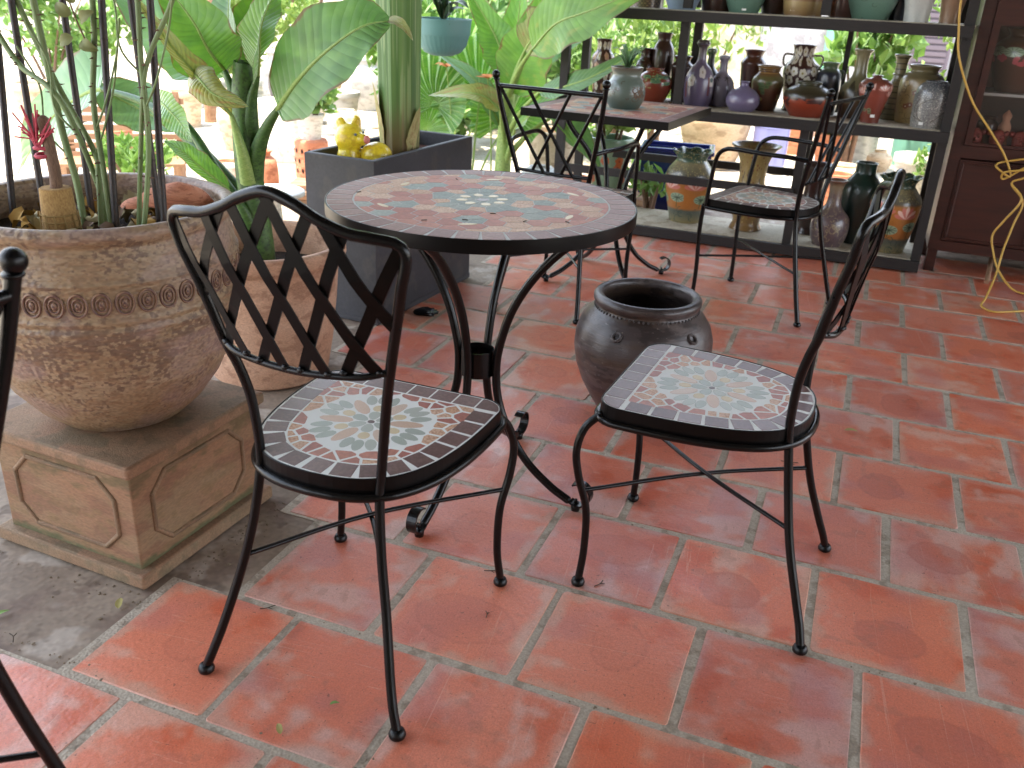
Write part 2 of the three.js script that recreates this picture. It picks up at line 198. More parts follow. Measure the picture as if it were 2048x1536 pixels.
// ---------------------------------------------------------------- ground, patio floor, roof
{
  const g = new THREE.PlaneGeometry(160, 160, 1, 1).rotateX(-Math.PI / 2).translate(-10, -0.07, -30); uvBox(g, 0.5); setting('garden_ground', g, SAND);
  const s = uvBox(box(7.4, 0.09, 8.2, 1.2, -0.0487, -1.5), 0.5);
  const floor = setting('patio_floor', s, CONCRETE);
  const T = 0.315, U = 0.3075, v0 = -2.18709;
  const joint = { '-9': 0.12, '-8': 0.290, '-7': 0.134, '-6': 0.282, '-5': 0.116, '-4': -0.023, '-3': 0.105, '-2': 0.253, '-1': 0.099, 0: -0.080, 1: -0.229, 2: -0.128, 3: 0.026, 4: -0.126, 5: 0.03, 6: -0.12, 7: 0.02 };
  const left = { '-9': -1.95, '-8': -1.95, '-7': -1.9, '-6': -1.75, '-5': -1.65, '-4': -1.7, '-3': -1.75, '-2': -1.65, '-1': -1.5, 0: -1.34, 1: -1.2, 2: -1.1, 3: -1.26, 4: -2.1, 5: -2.1, 6: -2.1, 7: -2.1 };
  const r = rng(5), geos = [];
  const w = U - 0.0178, d = T - 0.0168;
  for (let i = 0; i < 64; i++) {
    const c = 0.006, P = []; const cor = [[-w / 2, -d / 2], [w / 2, -d / 2], [w / 2, d / 2], [-w / 2, d / 2]];
    for (let k = 0; k < 4; k++) { const [x, z] = cor[k], sx = Math.sign(x), sz = Math.sign(z), q = c * (0.7 + r() * 0.9), j = () => (r() - 0.5) * 0.003; const a = [x - sx * q, z + j()], b = [x - sx * q * 0.3, z - sz * q * 0.3], e = [x + j(), z - sz * q]; const nx = cor[(k + 1) % 4]; P.push(...((k % 2 === 0) ? [e, b, a] : [a, b, e])); const L = P[P.length - 1]; P.push([L[0] * 0.66 + nx[0] * 0.34 * (Math.abs(nx[0] - L[0]) > 0.1 ? 1 : L[0] / nx[0]), L[1] * 0.66 + nx[1] * 0.34]); P[P.length - 1][0] += j() * 0.6; P[P.length - 1][1] += j() * 0.6; }
    const g = poly(P, 0.016, 0.0022, 0), p = g.attributes.position, uv = new Float32Array(p.count * 2), cell = i % 16, rot = Math.floor(i / 16);
    for (let k = 0; k < p.count; k++) { let a = p.getX(k) / w * 0.97, b = p.getZ(k) / d * 0.97; if (rot & 1) [a, b] = [b, -a]; if (rot & 2) { a = -a; b = -b; } uv[2 * k] = ((cell % 4) + 0.5 + a) / 4; uv[2 * k + 1] = (Math.floor(cell / 4) + 0.5 + b) / 4; }
    g.setAttribute('uv', new THREE.BufferAttribute(uv, 2)); geos.push(g);
  }
  const strips = []; for (let k = -9; k <= 6; k++) { const x0 = joint[k] + Math.ceil((left[k] - joint[k]) / U) * U - 0.012, x1 = 2.2; strips.push(box(x1 - x0, 0.002, T, (x0 + x1) / 2, -0.0028, v0 + (k + 0.5) * T)); } part(floor, 'mortar_bed', uvBox(merge(strips), 1), MORTAR);
  for (let k = -9; k <= 6; k++) {
    const zc = v0 + (k + 0.5) * T; let n0 = Math.ceil((left[k] - joint[k]) / U), u1 = k > 2 ? 1.2 : 2.2;
    for (let n = n0; joint[k] + (n + 1) * U < u1; n++) {
      const m = part(floor, 'paving_tile', geos[Math.floor(r() * 64)], PAVER[Math.floor(r() * 8)]);
      m.position.set(joint[k] + (n + 0.5) * U + (r() - 0.5) * 0.003, (r() - 0.5) * 0.0014, zc + (r() - 0.5) * 0.003); m.rotation.set((r() - 0.5) * 0.004, (r() - 0.5) * 0.008, (r() - 0.5) * 0.004);
    }
  }
  // patio roof overhead: sheets on rafters and posts
  const roof = thing('patio_roof', 'open-sided patio roof of dark sheets on wooden rafters above the floor', 'roof', [0, 0, 0]);
  part(roof, 'roof_sheet', box(8.4, 0.03, 9.6, 1.05, 2.95, -0.5), M({ color: 0x4a4640, roughness: 0.9 }));
  for (let i = 0; i < 7; i++) part(roof, 'rafter', box(8.4, 0.1, 0.06, 1.05, 2.88, -5 + i * 1.5), OLDWOOD);
  for (const [x, z] of [[-2.05, 3.9], [5.1, -5.15], [5.1, 3.9]]) part(roof, 'post', box(0.1, 2.88, 0.1, x, 1.385, z), OLDWOOD);
  sh(roof);
  const PLASTER = M({ map: clayTex([150, 138, 122], [166, 154, 138], [124, 112, 98], null, 256, 256), roughness: 0.95 });
  sh(one('shop_wall', 'shaded plaster wall of the shop behind the camera', 'wall', uvBox(box(7.0, 2.95, 0.15, 2.0, 1.4, 2.1), 0.5), PLASTER));
  sh(one('side_wall', 'plaster wall behind the mahogany cabinet', 'wall', uvBox(box(3.2, 2.95, 0.12, 1.98, 1.4, -5.3), 0.5), PLASTER));
}
// ---------------------------------------------------------------- mosaic seats
function seatOutline(grow = 0) { // D shape, x right, z rear; front straight edge at -0.235
  const half = [[0, -0.237], [0.145, -0.237], [0.168, -0.233], [0.188, -0.219], [0.199, -0.198], [0.200, -0.17], [0.199, -0.12], [0.195, -0.06], [0.188, -0.01], [0.176, 0.04], [0.156, 0.085], [0.128, 0.121], [0.092, 0.145], [0.05, 0.158], [0, 0.162]];
  const P0 = [...half.slice(0, -1), ...half.slice().reverse().map(([x, z]) => [-x, z]).slice(0, -1)];
  const P = [[0, -0.237], [0.14, -0.237]]; { const c = new THREE.CatmullRomCurve3(half.slice(1).map(([x, z]) => new THREE.Vector3(x, 0, z)), false, 'centripetal'), q = c.getPoints(44); for (let i = 1; i <= 44; i++) P.push([q[i].x, q[i].z]); for (let i = 43; i >= 1; i--) P.push([-q[i].x, q[i].z]); P.push([-0.14, -0.237]); }
  if (!grow) return P;
  return P.map(([x, z]) => { const L = Math.hypot(x, z + 0.04); return [x * (1 + grow / L), -0.04 + (z + 0.04) * (1 + grow / L)]; });
}
function petalGeo(len, wid, point = 0.25) { const P = []; const n = 12; for (let i = 0; i < n; i++) { const t = i / n * 2 * Math.PI; P.push([len / 2 * Math.cos(t), wid / 2 * Math.sin(t) * (1 - point * Math.cos(t))]); } const g = poly(P, 0.0022, 0.0005, 0), p = g.attributes.position, uv = new Float32Array(p.count * 2); for (let k = 0; k < p.count; k++) { uv[2 * k] = p.getX(k) / len + 0.5; uv[2 * k + 1] = p.getZ(k) / wid + 0.5; } g.setAttribute('uv', new THREE.BufferAttribute(uv, 2)); return g; }
const PG = { inner: petalGeo(0.035, 0.0225, -0.25), yellow: petalGeo(0.027, 0.0225, 0), orange: petalGeo(0.066, 0.0262, 0.1), outer: petalGeo(0.042, 0.0215, 0.15), hub: petalGeo(0.0145, 0.013, 0), small: petalGeo(0.026, 0.012, 0.1), slim: petalGeo(0.042, 0.014, 0.1) };
function place(parent, name, geo, mats, r, x, y, z, ang) { const m = part(parent, name, geo, mats[Math.floor(r() * mats.length)]); m.position.set(x, y, z); m.rotation.y = -ang; m.rotation.z = (r() - 0.5) * 0.02; return m; }
function seatMosaic(seat, y, seed) {
  const r = rng(seed), cz = -0.047;
  const F = 1.09, at = (rad, ang) => [rad * Math.cos(ang), cz + rad * Math.sin(ang)];
  place(seat, 'mosaic_hub', PG.hub, [PETALHUB], r, 0, y, cz, 0.3);
  for (let k = 0; k < 6; k++) {
    const a = k * Math.PI / 3 + 0.26, j = () => (r() - 0.5) * 0.06;
    for (const [rad, da, geo, mat] of [[0.024, 0, PG.inner, GREYP], [0.052, 0, PG.yellow, YELLOWP], [0.062, Math.PI / 6, PG.orange, ORANGEP], [0.0885, 0, PG.outer, GREYP], [0.0845, -0.235, PG.outer, GREYP], [0.0845, 0.235, PG.outer, GREYP]]) { const A = a + da + j() * 0.5, [x, z] = at(F * rad * (0.98 + r() * 0.04), A); place(seat, 'mosaic_petal', geo, mat, r, x, y, z, A + j()); }
  }
  // border band of brown tiles
  const B = 0.049, O = seatOutline(-0.003), inner = seatOutline(-B);
  const cum = [0]; for (let i = 0; i < O.length; i++) { const a = O[i], b = O[(i + 1) % O.length]; cum.push(cum[i] + Math.hypot(b[0] - a[0], b[1] - a[1])); }
  const along = (s) => { const L = cum[O.length]; s = ((s % L) + L) % L; let i = 0; while (cum[i + 1] < s) i++; const k = (s - cum[i]) / (cum[i + 1] - cum[i]), a = O[i], b = O[(i + 1) % O.length]; return [[a[0] + (b[0] - a[0]) * k, a[1] + (b[1] - a[1]) * k], Math.atan2(b[1] - a[1], b[0] - a[0])]; };
  const L = cum[O.length], tw = 0.044;
  const band = (P) => { let Q = P; return Q; };
  // front row between corners, then side/rear tiles
  const put = (P) => { if (P.length > 2 && area(P) > 3e-4) part(seat, 'mosaic_tile', poly(P, 0.0024, 0.0005, y), SEATBROWN[Math.floor(r() * 3)]); };
  const inFront = -0.187;
  for (let k = -4; k < 4; k++) { const x0 = k * 0.0495 + 0.0018, x1 = (k + 1) * 0.0495 - 0.0018; let P = O.slice(); P = clip(P, x0, 0, -1, 0); P = clip(P, x1, 0, 1, 0); P = clip(P, 0, inFront - 0.002, 0, 1); P = clip(P, 0, -0.2325, 0, -1); put(P); }
  const n = 17, rest = []; // side + rear tiles follow the edge
  const startS = cum[6 - 1] + 0.0, side = []; // begin just behind the front right corner
  let s0 = 0; for (let s = 0; s < L / 2; s += 0.001) { const [p] = along(s); if (p[1] > inFront + 0.006 && p[0] > 0.1) { s0 = s; break; } }
  const s1 = L - s0, span = s1 - s0;
  for (let k = 0; k < n; k++) {
    const c = s0 + (k + 0.5) * span / n, [p, a] = along(c), hw = span / n / 2 - 0.0012 - r() * 0.001, tx = Math.cos(a), tz = Math.sin(a), nx = -tz, nz = tx, jj = (r() - 0.5) * 0.05;
    const q = (s, t) => { const ss = s * Math.cos(jj) - t * Math.sin(jj), tt = s * Math.sin(jj) + t * Math.cos(jj); return [p[0] + tx * ss + nx * tt, p[1] + tz * ss + nz * tt]; };
    const wI = hw * (k < 4 || k > n - 5 ? 0.90 : 0.77), wO = wI * 1.02; let P = [q(-wO, 0.0026), q(wO, 0.0026), q(wI, B - 0.004), q(-wI, B - 0.004)];
    P = clip(P, 0, inFront + 0.0015, 0, -1); put(P);
  }
  // broken terracotta shards between flower and band
  const region = seatOutline(-B - 0.003).map(([x, z]) => [x, Math.max(z, inFront + 0.0035)]), clean = []; for (const q of region) { const l = clean[clean.length - 1]; if (!l || Math.hypot(q[0] - l[0], q[1] - l[1]) > 0.003) clean.push(q); }
  const hullR = clean, seeds = [], block = [];
  for (let k = 0; k < 30; k++) { const a = k / 30 * 2 * Math.PI; seeds.push(at(0.101 + 0.004 * Math.sin(6 * (a - 0.26)), a)); block.push(true); }
  const inside = (p) => { for (let i = 0; i < hullR.length; i++) { const a = hullR[i], b = hullR[(i + 1) % hullR.length]; if ((b[0] - a[0]) * (p[1] - a[1]) - (b[1] - a[1]) * (p[0] - a[0]) < 0) return false; } return true; };
  let tries = 0; while (seeds.length < 30 + 46 && tries++ < 9000) { const p = [(r() - 0.5) * 0.36, -0.2 + r() * 0.34], rr = Math.hypot(p[0], p[1] - cz); if (rr < 0.125 || !inside(p)) continue; let ok = true; for (const s of seeds.slice(30)) if (Math.hypot(s[0] - p[0], s[1] - p[1]) < 0.0205) { ok = false; break; } if (ok) { seeds.push(p); block.push(false); } }
  voronoi(hullR, seeds, 0.0048, (i) => block[i]).forEach((P) => { if (P && area(P) > 8e-5) part(seat, 'mosaic_shard', poly(P, 0.0022, 0.0005, y - 0.0002), (r() < 0.5 ? TERRA : TAN)[Math.floor(r() * 3)]); });
}
const seatRimGeo = () => { const P = seatOutline(0.002), Q = seatOutline(-0.0014); return merge([poly(P, 0.031, 0.0012, 0.441, [Q.slice().reverse()])]); };
const seatPanGeo = () => poly(seatOutline(-0.0012), 0.022, 0, 0.43975);
const ringGeo = () => tube(seatOutline(0.006).map(([x, z]) => [x, 0.407, z]), 0.0085, 120, 8, true);
const seatTopY = 0.4402;
function addSeat(t, seed) { const s = part(t, 'seat', seatPanGeo(), GROUTW); part(s, 'seat_rim', seatRimGeo(), BLACKFLAT); part(s, 'seat_ring', ringGeo(), BLACK); seatMosaic(s, seatTopY, seed); return s; }
const footGeo = () => lathe([[0.0001, 0], [0.010, 0.0], [0.0145, 0.004], [0.0155, 0.009], [0.013, 0.016], [0.0085, 0.020], [0.0001, 0.021]], 20);
// ---------------------------------------------------------------- bistro chair with lattice back
function bistroChair(label, pos, turn, seed) {
  const t = thing('bistro_chair', label, 'chair', pos, turn);
  addSeat(t, seed);
  const post = [[0.200, 0.012, 0.235], [0.187, 0.05, 0.225], [0.173, 0.1, 0.208], [0.150, 0.2, 0.176], [0.130, 0.3, 0.1535], [0.1185, 0.4, 0.136], [0.1190, 0.44, 0.1305], [0.124, 0.5, 0.130], [0.130, 0.55, 0.133], [0.140, 0.6, 0.1425], [0.153, 0.65, 0.156], [0.1645, 0.7, 0.1647], [0.1767, 0.75, 0.174], [0.1895, 0.8, 0.1855], [0.1985, 0.835, 0.190]];
  const top = [[0.198, 0.852, 0.193], [0.187, 0.864, 0.198], [0.155, 0.870, 0.210], [0.12, 0.8745, 0.217], [0.08, 0.889, 0.223], [0.045, 0.907, 0.226], [0, 0.920, 0.227]];
  const R = [...post, ...top], all = [...R, ...R.slice(0, -1).reverse().map(([x, y, z]) => [-x, y, z])];
  part(t, 'back_frame', tube(all, 0.0088, 220, 10), BLACK);
  for (const s of [-1, 1]) {
    const lg = part(t, 'leg', tube([[0.2 * s, 0.012, -0.24], [0.191 * s, 0.09, -0.236], [0.192 * s, 0.19, -0.239], [0.204 * s, 0.27, -0.257], [0.207 * s, 0.33, -0.265], [0.197 * s, 0.38, -0.255], [0.182 * s, 0.412, -0.228]], 0.0085, 50, 10), BLACK);
    part(lg, 'foot', footGeo().translate(0.2 * s, 0, -0.24), BLACK);
    part(t, 'foot', footGeo().translate(0.2 * s, 0, 0.235), BLACK);
    part(t, 'stretcher', tube([[0.197 * s, 0.236, -0.248], [0, 0.238 + 0.003 * s, -0.04], [-0.143 * s, 0.236, 0.169]], 0.0048, 20, 8), BLACK);
  }
  const arc = [[-0.153, 0.649, 0.156], [-0.138, 0.6455, 0.166], [-0.11, 0.640, 0.177], [-0.055, 0.635, 0.184], [0, 0.633, 0.186], [0.055, 0.635, 0.184], [0.11, 0.640, 0.177], [0.138, 0.6455, 0.166], [0.153, 0.649, 0.156]];
  part(t, 'lower_rail', tube(arc, 0.0062, 40, 8), BLACK);
  const xs = [[-0.190, 0.852, -0.088, 0.640], [-0.115, 0.875, -0.014, 0.632], [-0.065, 0.899, 0.062, 0.634], [-0.006, 0.920, 0.140, 0.643], [0.086, 0.888, 0.174, 0.724]];
  const surf = (x, y) => { const ys = [0.6, 0.65, 0.7, 0.75, 0.8, 0.85, 0.95], xp = [0.14, 0.153, 0.1645, 0.1767, 0.1897, 0.198, 0.2], zp = [0.1425, 0.156, 0.1647, 0.174, 0.186, 0.19, 0.195]; let i = 0; while (i < 5 && ys[i + 1] < y) i++; const k = (y - ys[i]) / (ys[i + 1] - ys[i]), X = xp[i] + (xp[i + 1] - xp[i]) * k, Z = zp[i] + (zp[i + 1] - zp[i]) * k; return Z + 0.033 * Math.max(0, 1 - Math.abs(x / X) ** 3.4); };
  const welds = [];
  for (const sg of [1, -1]) for (const [xa, ya, xb, yb] of xs) {
    const N = 10, W = 0.0178, dz = sg * 0.0024, pos2 = [], idx = [], ax = xb - xa, ay = yb - ya, L = Math.hypot(ax, ay), nx = -ay / L, ny = ax / L, th = 0.0032, off = (x) => -0.0;
    for (let i = 0; i <= N; i++) { const k = i / N, cx = (xa + ax * k), cy = ya + ay * k; for (const [e, f] of [[-1, -1], [1, -1], [1, 1], [-1, 1]]) { const x = cx + nx * e * W / 2, y = cy + ny * e * W / 2, z = surf(x, y) + dz * (1 + 0.0) + f * th / 2; pos2.push(sg * x, y, z); } }
    for (let i = 0; i < N; i++) for (let q = 0; q < 4; q++) { const a = i * 4 + q, b = i * 4 + (q + 1) % 4, c = a + 4, d = b + 4; sg > 0 ? idx.push(a, b, c, b, d, c) : idx.push(a, c, b, b, c, d); }
    idx.push(0, 2, 1, 0, 3, 2); const e = N * 4; idx.push(e, e + 1, e + 2, e, e + 2, e + 3);
    let g = new THREE.BufferGeometry(); g.setAttribute('position', new THREE.Float32BufferAttribute(pos2, 3)); g.setIndex(idx); g = g.toNonIndexed(); g.computeVertexNormals(); uvBox(g);
    part(t, 'slat', g, BLACKFLAT); if (yb < 0.65) welds.push(ball(0.0066, sg * xb, yb + 0.006, surf(xb, yb) + 0.004, 0.8, 10, 8));
  }
  part(t, 'weld', merge(welds), BLACK);
  return sh(t);
}
bistroChair('black lattice-back chair with mosaic seat beside the big pot on the pedestal', [-0.762, 0, -1.268], 0, 101);
bistroChair('black lattice-back chair with mosaic seat in front of the dark round jar', [-0.156, 0, -1.765], 86.7 * D, 102);

// ---------------------------------------------------------------- armchair with X back
function armChair(label, pos, turn, seed, full = true, arms = true) {
  const t = thing(arms ? 'iron_armchair' : 'iron_chair', label, 'chair', pos, turn, 'iron chairs with ball finials');
  if (full) addSeat(t, seed); else { const s = part(t, 'seat', seatPanGeo(), GROUTW); part(s, 'seat_rim', seatRimGeo(), BLACKFLAT); seatMosaic(s, seatTopY, seed); }
  for (const s of [-1, 1]) {
    const p = part(t, 'back_post', tube([[0.185 * s, 0.012, 0.235], [0.17 * s, 0.12, 0.205], [0.145 * s, 0.3, 0.16], [0.135 * s, 0.42, 0.140], [0.150 * s, 0.52, 0.145], [0.180 * s, 0.65, 0.170], [0.207 * s, 0.78, 0.197], [0.222 * s, 0.875, 0.215]], 0.0095, 50, 10), BLACK);
    part(p, 'finial', merge([ball(0.0155, 0.2235 * s, 0.892, 0.218), new THREE.TorusGeometry(0.0105, 0.003, 6, 14).rotateX(Math.PI / 2).translate(0.222 * s, 0.876, 0.215)]), BLACK); part(p, 'foot', footGeo().translate(0.185 * s, 0, 0.235), BLACK);
    const lg = part(t, 'leg', tube([[0.195 * s, 0.012, -0.225], [0.19 * s, 0.15, -0.225], [0.195 * s, 0.3, -0.23], [0.198 * s, 0.41, -0.225]], 0.009, 30, 10), BLACK); part(lg, 'foot', footGeo().translate(0.195 * s, 0, -0.225), BLACK);
    if (arms) part(t, 'arm', tube([[0.18 * s, 0.64, 0.168], [0.205 * s, 0.648, 0.10], [0.222 * s, 0.65, 0.0], [0.222 * s, 0.652, -0.10], [0.216 * s, 0.645, -0.155], [0.207 * s, 0.61, -0.19], [0.202 * s, 0.52, -0.205], [0.199 * s, 0.41, -0.215]], 0.0088, 60, 10), BLACK);
    part(t, 'stretcher', tube([[0.193 * s, 0.2, -0.226], [0, 0.203 + 0.003 * s, -0.02], [-0.16 * s, 0.2, 0.185]], 0.005, 16, 8), BLACK);
  }
  
  part(t, 'top_rail', tube([[-0.217, 0.852, 0.210], [0, 0.853, 0.215], [0.217, 0.852, 0.210]], 0.0085, 24, 10), BLACK);
  part(t, 'lower_rail', tube([[-0.155, 0.545, 0.149], [0, 0.543, 0.154], [0.155, 0.545, 0.149]], 0.007, 24, 8), BLACK);
  for (const [xa, xb] of [[-0.205, -0.035], [-0.085, 0.088], [0.205, 0.035], [0.085, -0.088]]) part(t, 'lattice_bar', tube([[xa, 0.852, 0.213 + 0.003 * Math.sign(xb - xa)], [(xa + xb) / 2, 0.698, 0.183 + 0.004 * Math.sign(xb - xa)], [xb, 0.544, 0.152 + 0.003 * Math.sign(xb - xa)]], 0.0068, 16, 8), BLACK);
  return sh(t);
}
armChair('black iron armchair seen from behind, pulled up to the square table', [-1.065, 0, -3.43], -8 * D, 103, false);
armChair('black iron armchair facing left in front of the vase shelves', [-0.29, 0, -3.80], 74 * D, 104);
armChair('black iron chair with ball finial cut off by the left edge of the photo', [-1.086, 0, -0.49], 88 * D, 105, false, false);

// ---------------------------------------------------------------- mosaic tables
function scrollLeg(t, ang, rTop, yTop) {
  const c = Math.cos(ang), s = Math.sin(ang), q = (r, y, e = 0) => [r * c - e * s, y, r * s + e * c];
  const lg = part(t, 'leg', tube([[rTop + 0.05, yTop], [0.205, yTop - 0.055], [0.135, 0.575], [0.087, 0.49], [0.062, 0.41], [0.052, 0.345], [0.058, 0.264], [0.086, 0.187], [0.142, 0.105], [0.21, 0.05], [0.262, 0.023]].map(([r, y]) => q(r, y)), 0.0105, 70, 10), BLACK);
  // flat scroll: strip curling up past the foot
  const N = 26, P = [], I = []; const cx = 0.292, cy = 0.050;
  for (let i = 0; i <= N; i++) { const k = i / N, a = -Math.PI * 0.72 + k * Math.PI * 1.42, rr = 0.034 - 0.006 * k, hw = 0.0125; for (const [e, f] of [[-1, -1], [1, -1], [1, 1], [-1, 1]]) { const R = rr + f * 0.0022; P.push(...q(cx + R * Math.cos(a), cy + R * Math.sin(a), e * hw)); } }
  for (let i = 0; i < N; i++) for (let k = 0; k < 4; k++) { const a = i * 4 + k, b = i * 4 + (k + 1) % 4; I.push(a, b, a + 4, b, b + 4, a + 4); } I.push(0, 1, 2, 0, 2, 3); const e = N * 4; I.push(e, e + 2, e + 1, e, e + 3, e + 2);
  let g = new THREE.BufferGeometry(); g.setAttribute('position', new THREE.Float32BufferAttribute(P, 3)); g.setIndex(I); g = g.toNonIndexed(); g.computeVertexNormals(); uvBox(g);
  part(lg, 'scroll', g, BLACK); part(lg, 'foot', merge([lathe([[0.0001, 0], [0.011, 0], [0.012, 0.012], [0.008, 0.02], [0.0001, 0.021]], 14).translate(...q(0.285, 0)), lathe([[0.0001, 0.018], [0.004, 0.018], [0.004, 0.031], [0.0001, 0.032]], 10).translate(...q(0.285, 0))]), BLACK);
}
function collar(t) { const c = []; for (const [r0, r1] of [[0.041, 0.0385]]) c.push(lathe([[r1, 0.312], [r0, 0.312], [r0, 0.378], [r1, 0.378], [r1, 0.312]], 32)); part(t, 'collar', merge(c), BLACK); }
function tableMosaic(top, region, y, seed, rFlower) {
  const r = rng(seed), seeds = [], block = [], add = (p, b) => { seeds.push(p); block.push(b); };
  const S = 0.053; const flowers = [0, 1, 2, 3, 4, 5].map((k) => { const a = k * Math.PI / 3 + 0.25; return [0.198 * Math.cos(a), 0.198 * Math.sin(a)]; });
  const kind = []; const put = (p, k) => { seeds.push(p); block.push(false); kind.push(k); };
  put([0, 0], 3); for (const [n, R, o] of [[7, 0.030, 0], [12, 0.060, 0.2], [16, 0.092, 0.1]]) for (let k = 0; k < n; k++) { const a = k / n * 2 * Math.PI + o + (r() - 0.5) * 0.1; put([R * Math.cos(a), R * Math.sin(a)], R > 0.08 && k % 3 === 0 ? 2 : 1); }
  for (let j = -9; j <= 9; j++) for (let i = -9; i <= 9; i++) { const p = [(i + (j & 1) * 0.5) * S + (r() - 0.5) * 0.010, j * S * 0.866 + (r() - 0.5) * 0.010]; const d = Math.hypot(...p); if (d < 0.120 || d > 0.42) continue; const f = flowers.find((q) => Math.hypot(q[0] - p[0], q[1] - p[1]) < 0.036); if (f) { for (let k = 0; k < 3; k++) { const a = k * 2.094 + r(); put([p[0] + 0.015 * Math.cos(a), p[1] + 0.015 * Math.sin(a)], 1); } continue; } put(p, 0); }
  voronoi(region, seeds, 0.0021, (i) => block[i]).forEach((P, i) => { if (!P || area(P) < 4e-5) return; const q = r(), m = kind[i] === 1 ? BLUEG : kind[i] === 2 ? TTAN : kind[i] === 3 ? [PETALHUB] : q < 0.47 ? TTERRA : q < 0.95 ? TTAN : BLUEG; part(top, 'mosaic_hexagon', poly(P, 0.0022, 0.0005, y), m[Math.floor(r() * m.length)]); });
  for (let k = 0; k < 8; k++) { const a = k * Math.PI / 4 + 0.2; place(top, 'mosaic_petal', PG.yellow, YELLOWP, r, 0.047 * Math.cos(a), y + 0.0006, 0.047 * Math.sin(a), a); }
  for (const f of flowers) { const a = Math.atan2(f[1], f[0]); place(top, 'mosaic_petal', PG.slim, YELLOWP, r, f[0] * 1.19, y + 0.0006, f[1] * 1.19, a + 1.3); }
}
const circle = (R, n = 64) => Array.from({ length: n }, (_, i) => [R * Math.cos(i / n * 2 * Math.PI), R * Math.sin(i / n * 2 * Math.PI)]);
{
  const t = thing('mosaic_table', 'round mosaic table with black rim between the two lattice-back chairs', 'table', [-0.790, 0, -1.888]);
  const R = 0.353, H = 0.745;
  const top = part(t, 'tabletop', poly(circle(R - 0.0022, 96), 0.02, 0, H - 0.0006), GROUTG);
  part(top, 'rim', lathe([[R - 0.0022, H - 0.030], [R, H - 0.030], [R + 0.0012, H - 0.0285], [R + 0.0012, H - 0.0008], [R, H + 0.0002], [R - 0.0022, H - 0.0004], [R - 0.0022, H - 0.030]], 128), BLACKFLAT);
  const r = rng(31), n = 40;
  for (let k = 0; k < n; k++) { const a = k / n * 2 * Math.PI, hw = 0.0236, r0 = 0.2925, r1 = R - 0.0045, hI = r0 * Math.PI / n - 0.0016, c = Math.cos(a), s = Math.sin(a), q = (x, e) => [x * c - e * s, x * s + e * c]; const o = hI + 0.0018; part(top, 'mosaic_tile', poly([q(r0, -hI), q(r1, -o), q(r1 + 0.0012, 0), q(r1, o), q(r0, hI)], 0.0024, 0.0005, H), TABBROWN[Math.floor(r() * 3)]); }
  tableMosaic(top, circle(0.289, 72), H - 0.0002, 33);
  collar(t); part(t, 'under_frame', merge([box(0.56, 0.006, 0.03, 0, H - 0.026, 0), box(0.03, 0.006, 0.56, 0, H - 0.027, 0)]), BLACKFLAT);
  for (let k = 0; k < 4; k++) scrollLeg(t, k * Math.PI / 2 + 0.06, 0.23, H - 0.034);
  // bits of dry plant litter lying on the top
  sh(t);
}
{
  const H = 0.745, t = thing('mosaic_table', 'square mosaic table with black rim holding the grey green vase', 'table', [-0.985, 0, -3.82], -5 * D), R = 0.312;
  const top = part(t, 'tabletop', box(2 * R - 0.006, 0.022, 2 * R - 0.006, 0, H - 0.0116, 0), GROUTG);
  const e = 0.0035; part(top, 'rim', merge([box(2 * R, 0.032, e, 0, H - 0.0155, R - e / 2), box(2 * R, 0.032, e, 0, H - 0.0155, -R + e / 2), box(e, 0.032, 2 * R - 2 * e, R - e / 2, H - 0.0155, 0), box(e, 0.032, 2 * R - 2 * e, -R + e / 2, H - 0.0155, 0)]), BLACKFLAT);
  const r = rng(41), b = 0.05, n = 12, st = (2 * R - 0.01) / n;
  for (let k = 0; k < n; k++) for (const side of [0, 1, 2, 3]) { if (side > 1 && (k === 0 || k === n - 1)) continue; const x0 = -R + 0.005 + k * st + 0.0012, x1 = x0 + st - 0.0024, z0 = -R + 0.005, z1 = z0 + b - 0.002; let P = [[x0, z0], [x1, z0], [x1, z1], [x0, z1]]; if (side === 1) P = P.map(([x, z]) => [-x, -z]); if (side === 2) P = P.map(([x, z]) => [-z, x]); if (side === 3) P = P.map(([x, z]) => [z, -x]); part(top, 'mosaic_tile', poly(P, 0.0024, 0.0005, H), TABBROWN[Math.floor(r() * 3)]); }
  const q = R - 0.057; tableMosaic(top, [[-q, -q], [q, -q], [q, q], [-q, q]], H - 0.0002, 43);
  collar(t); for (let k = 0; k < 4; k++) scrollLeg(t, k * Math.PI / 2 + Math.PI / 4, 0.19, H - 0.034);
  sh(t);
}
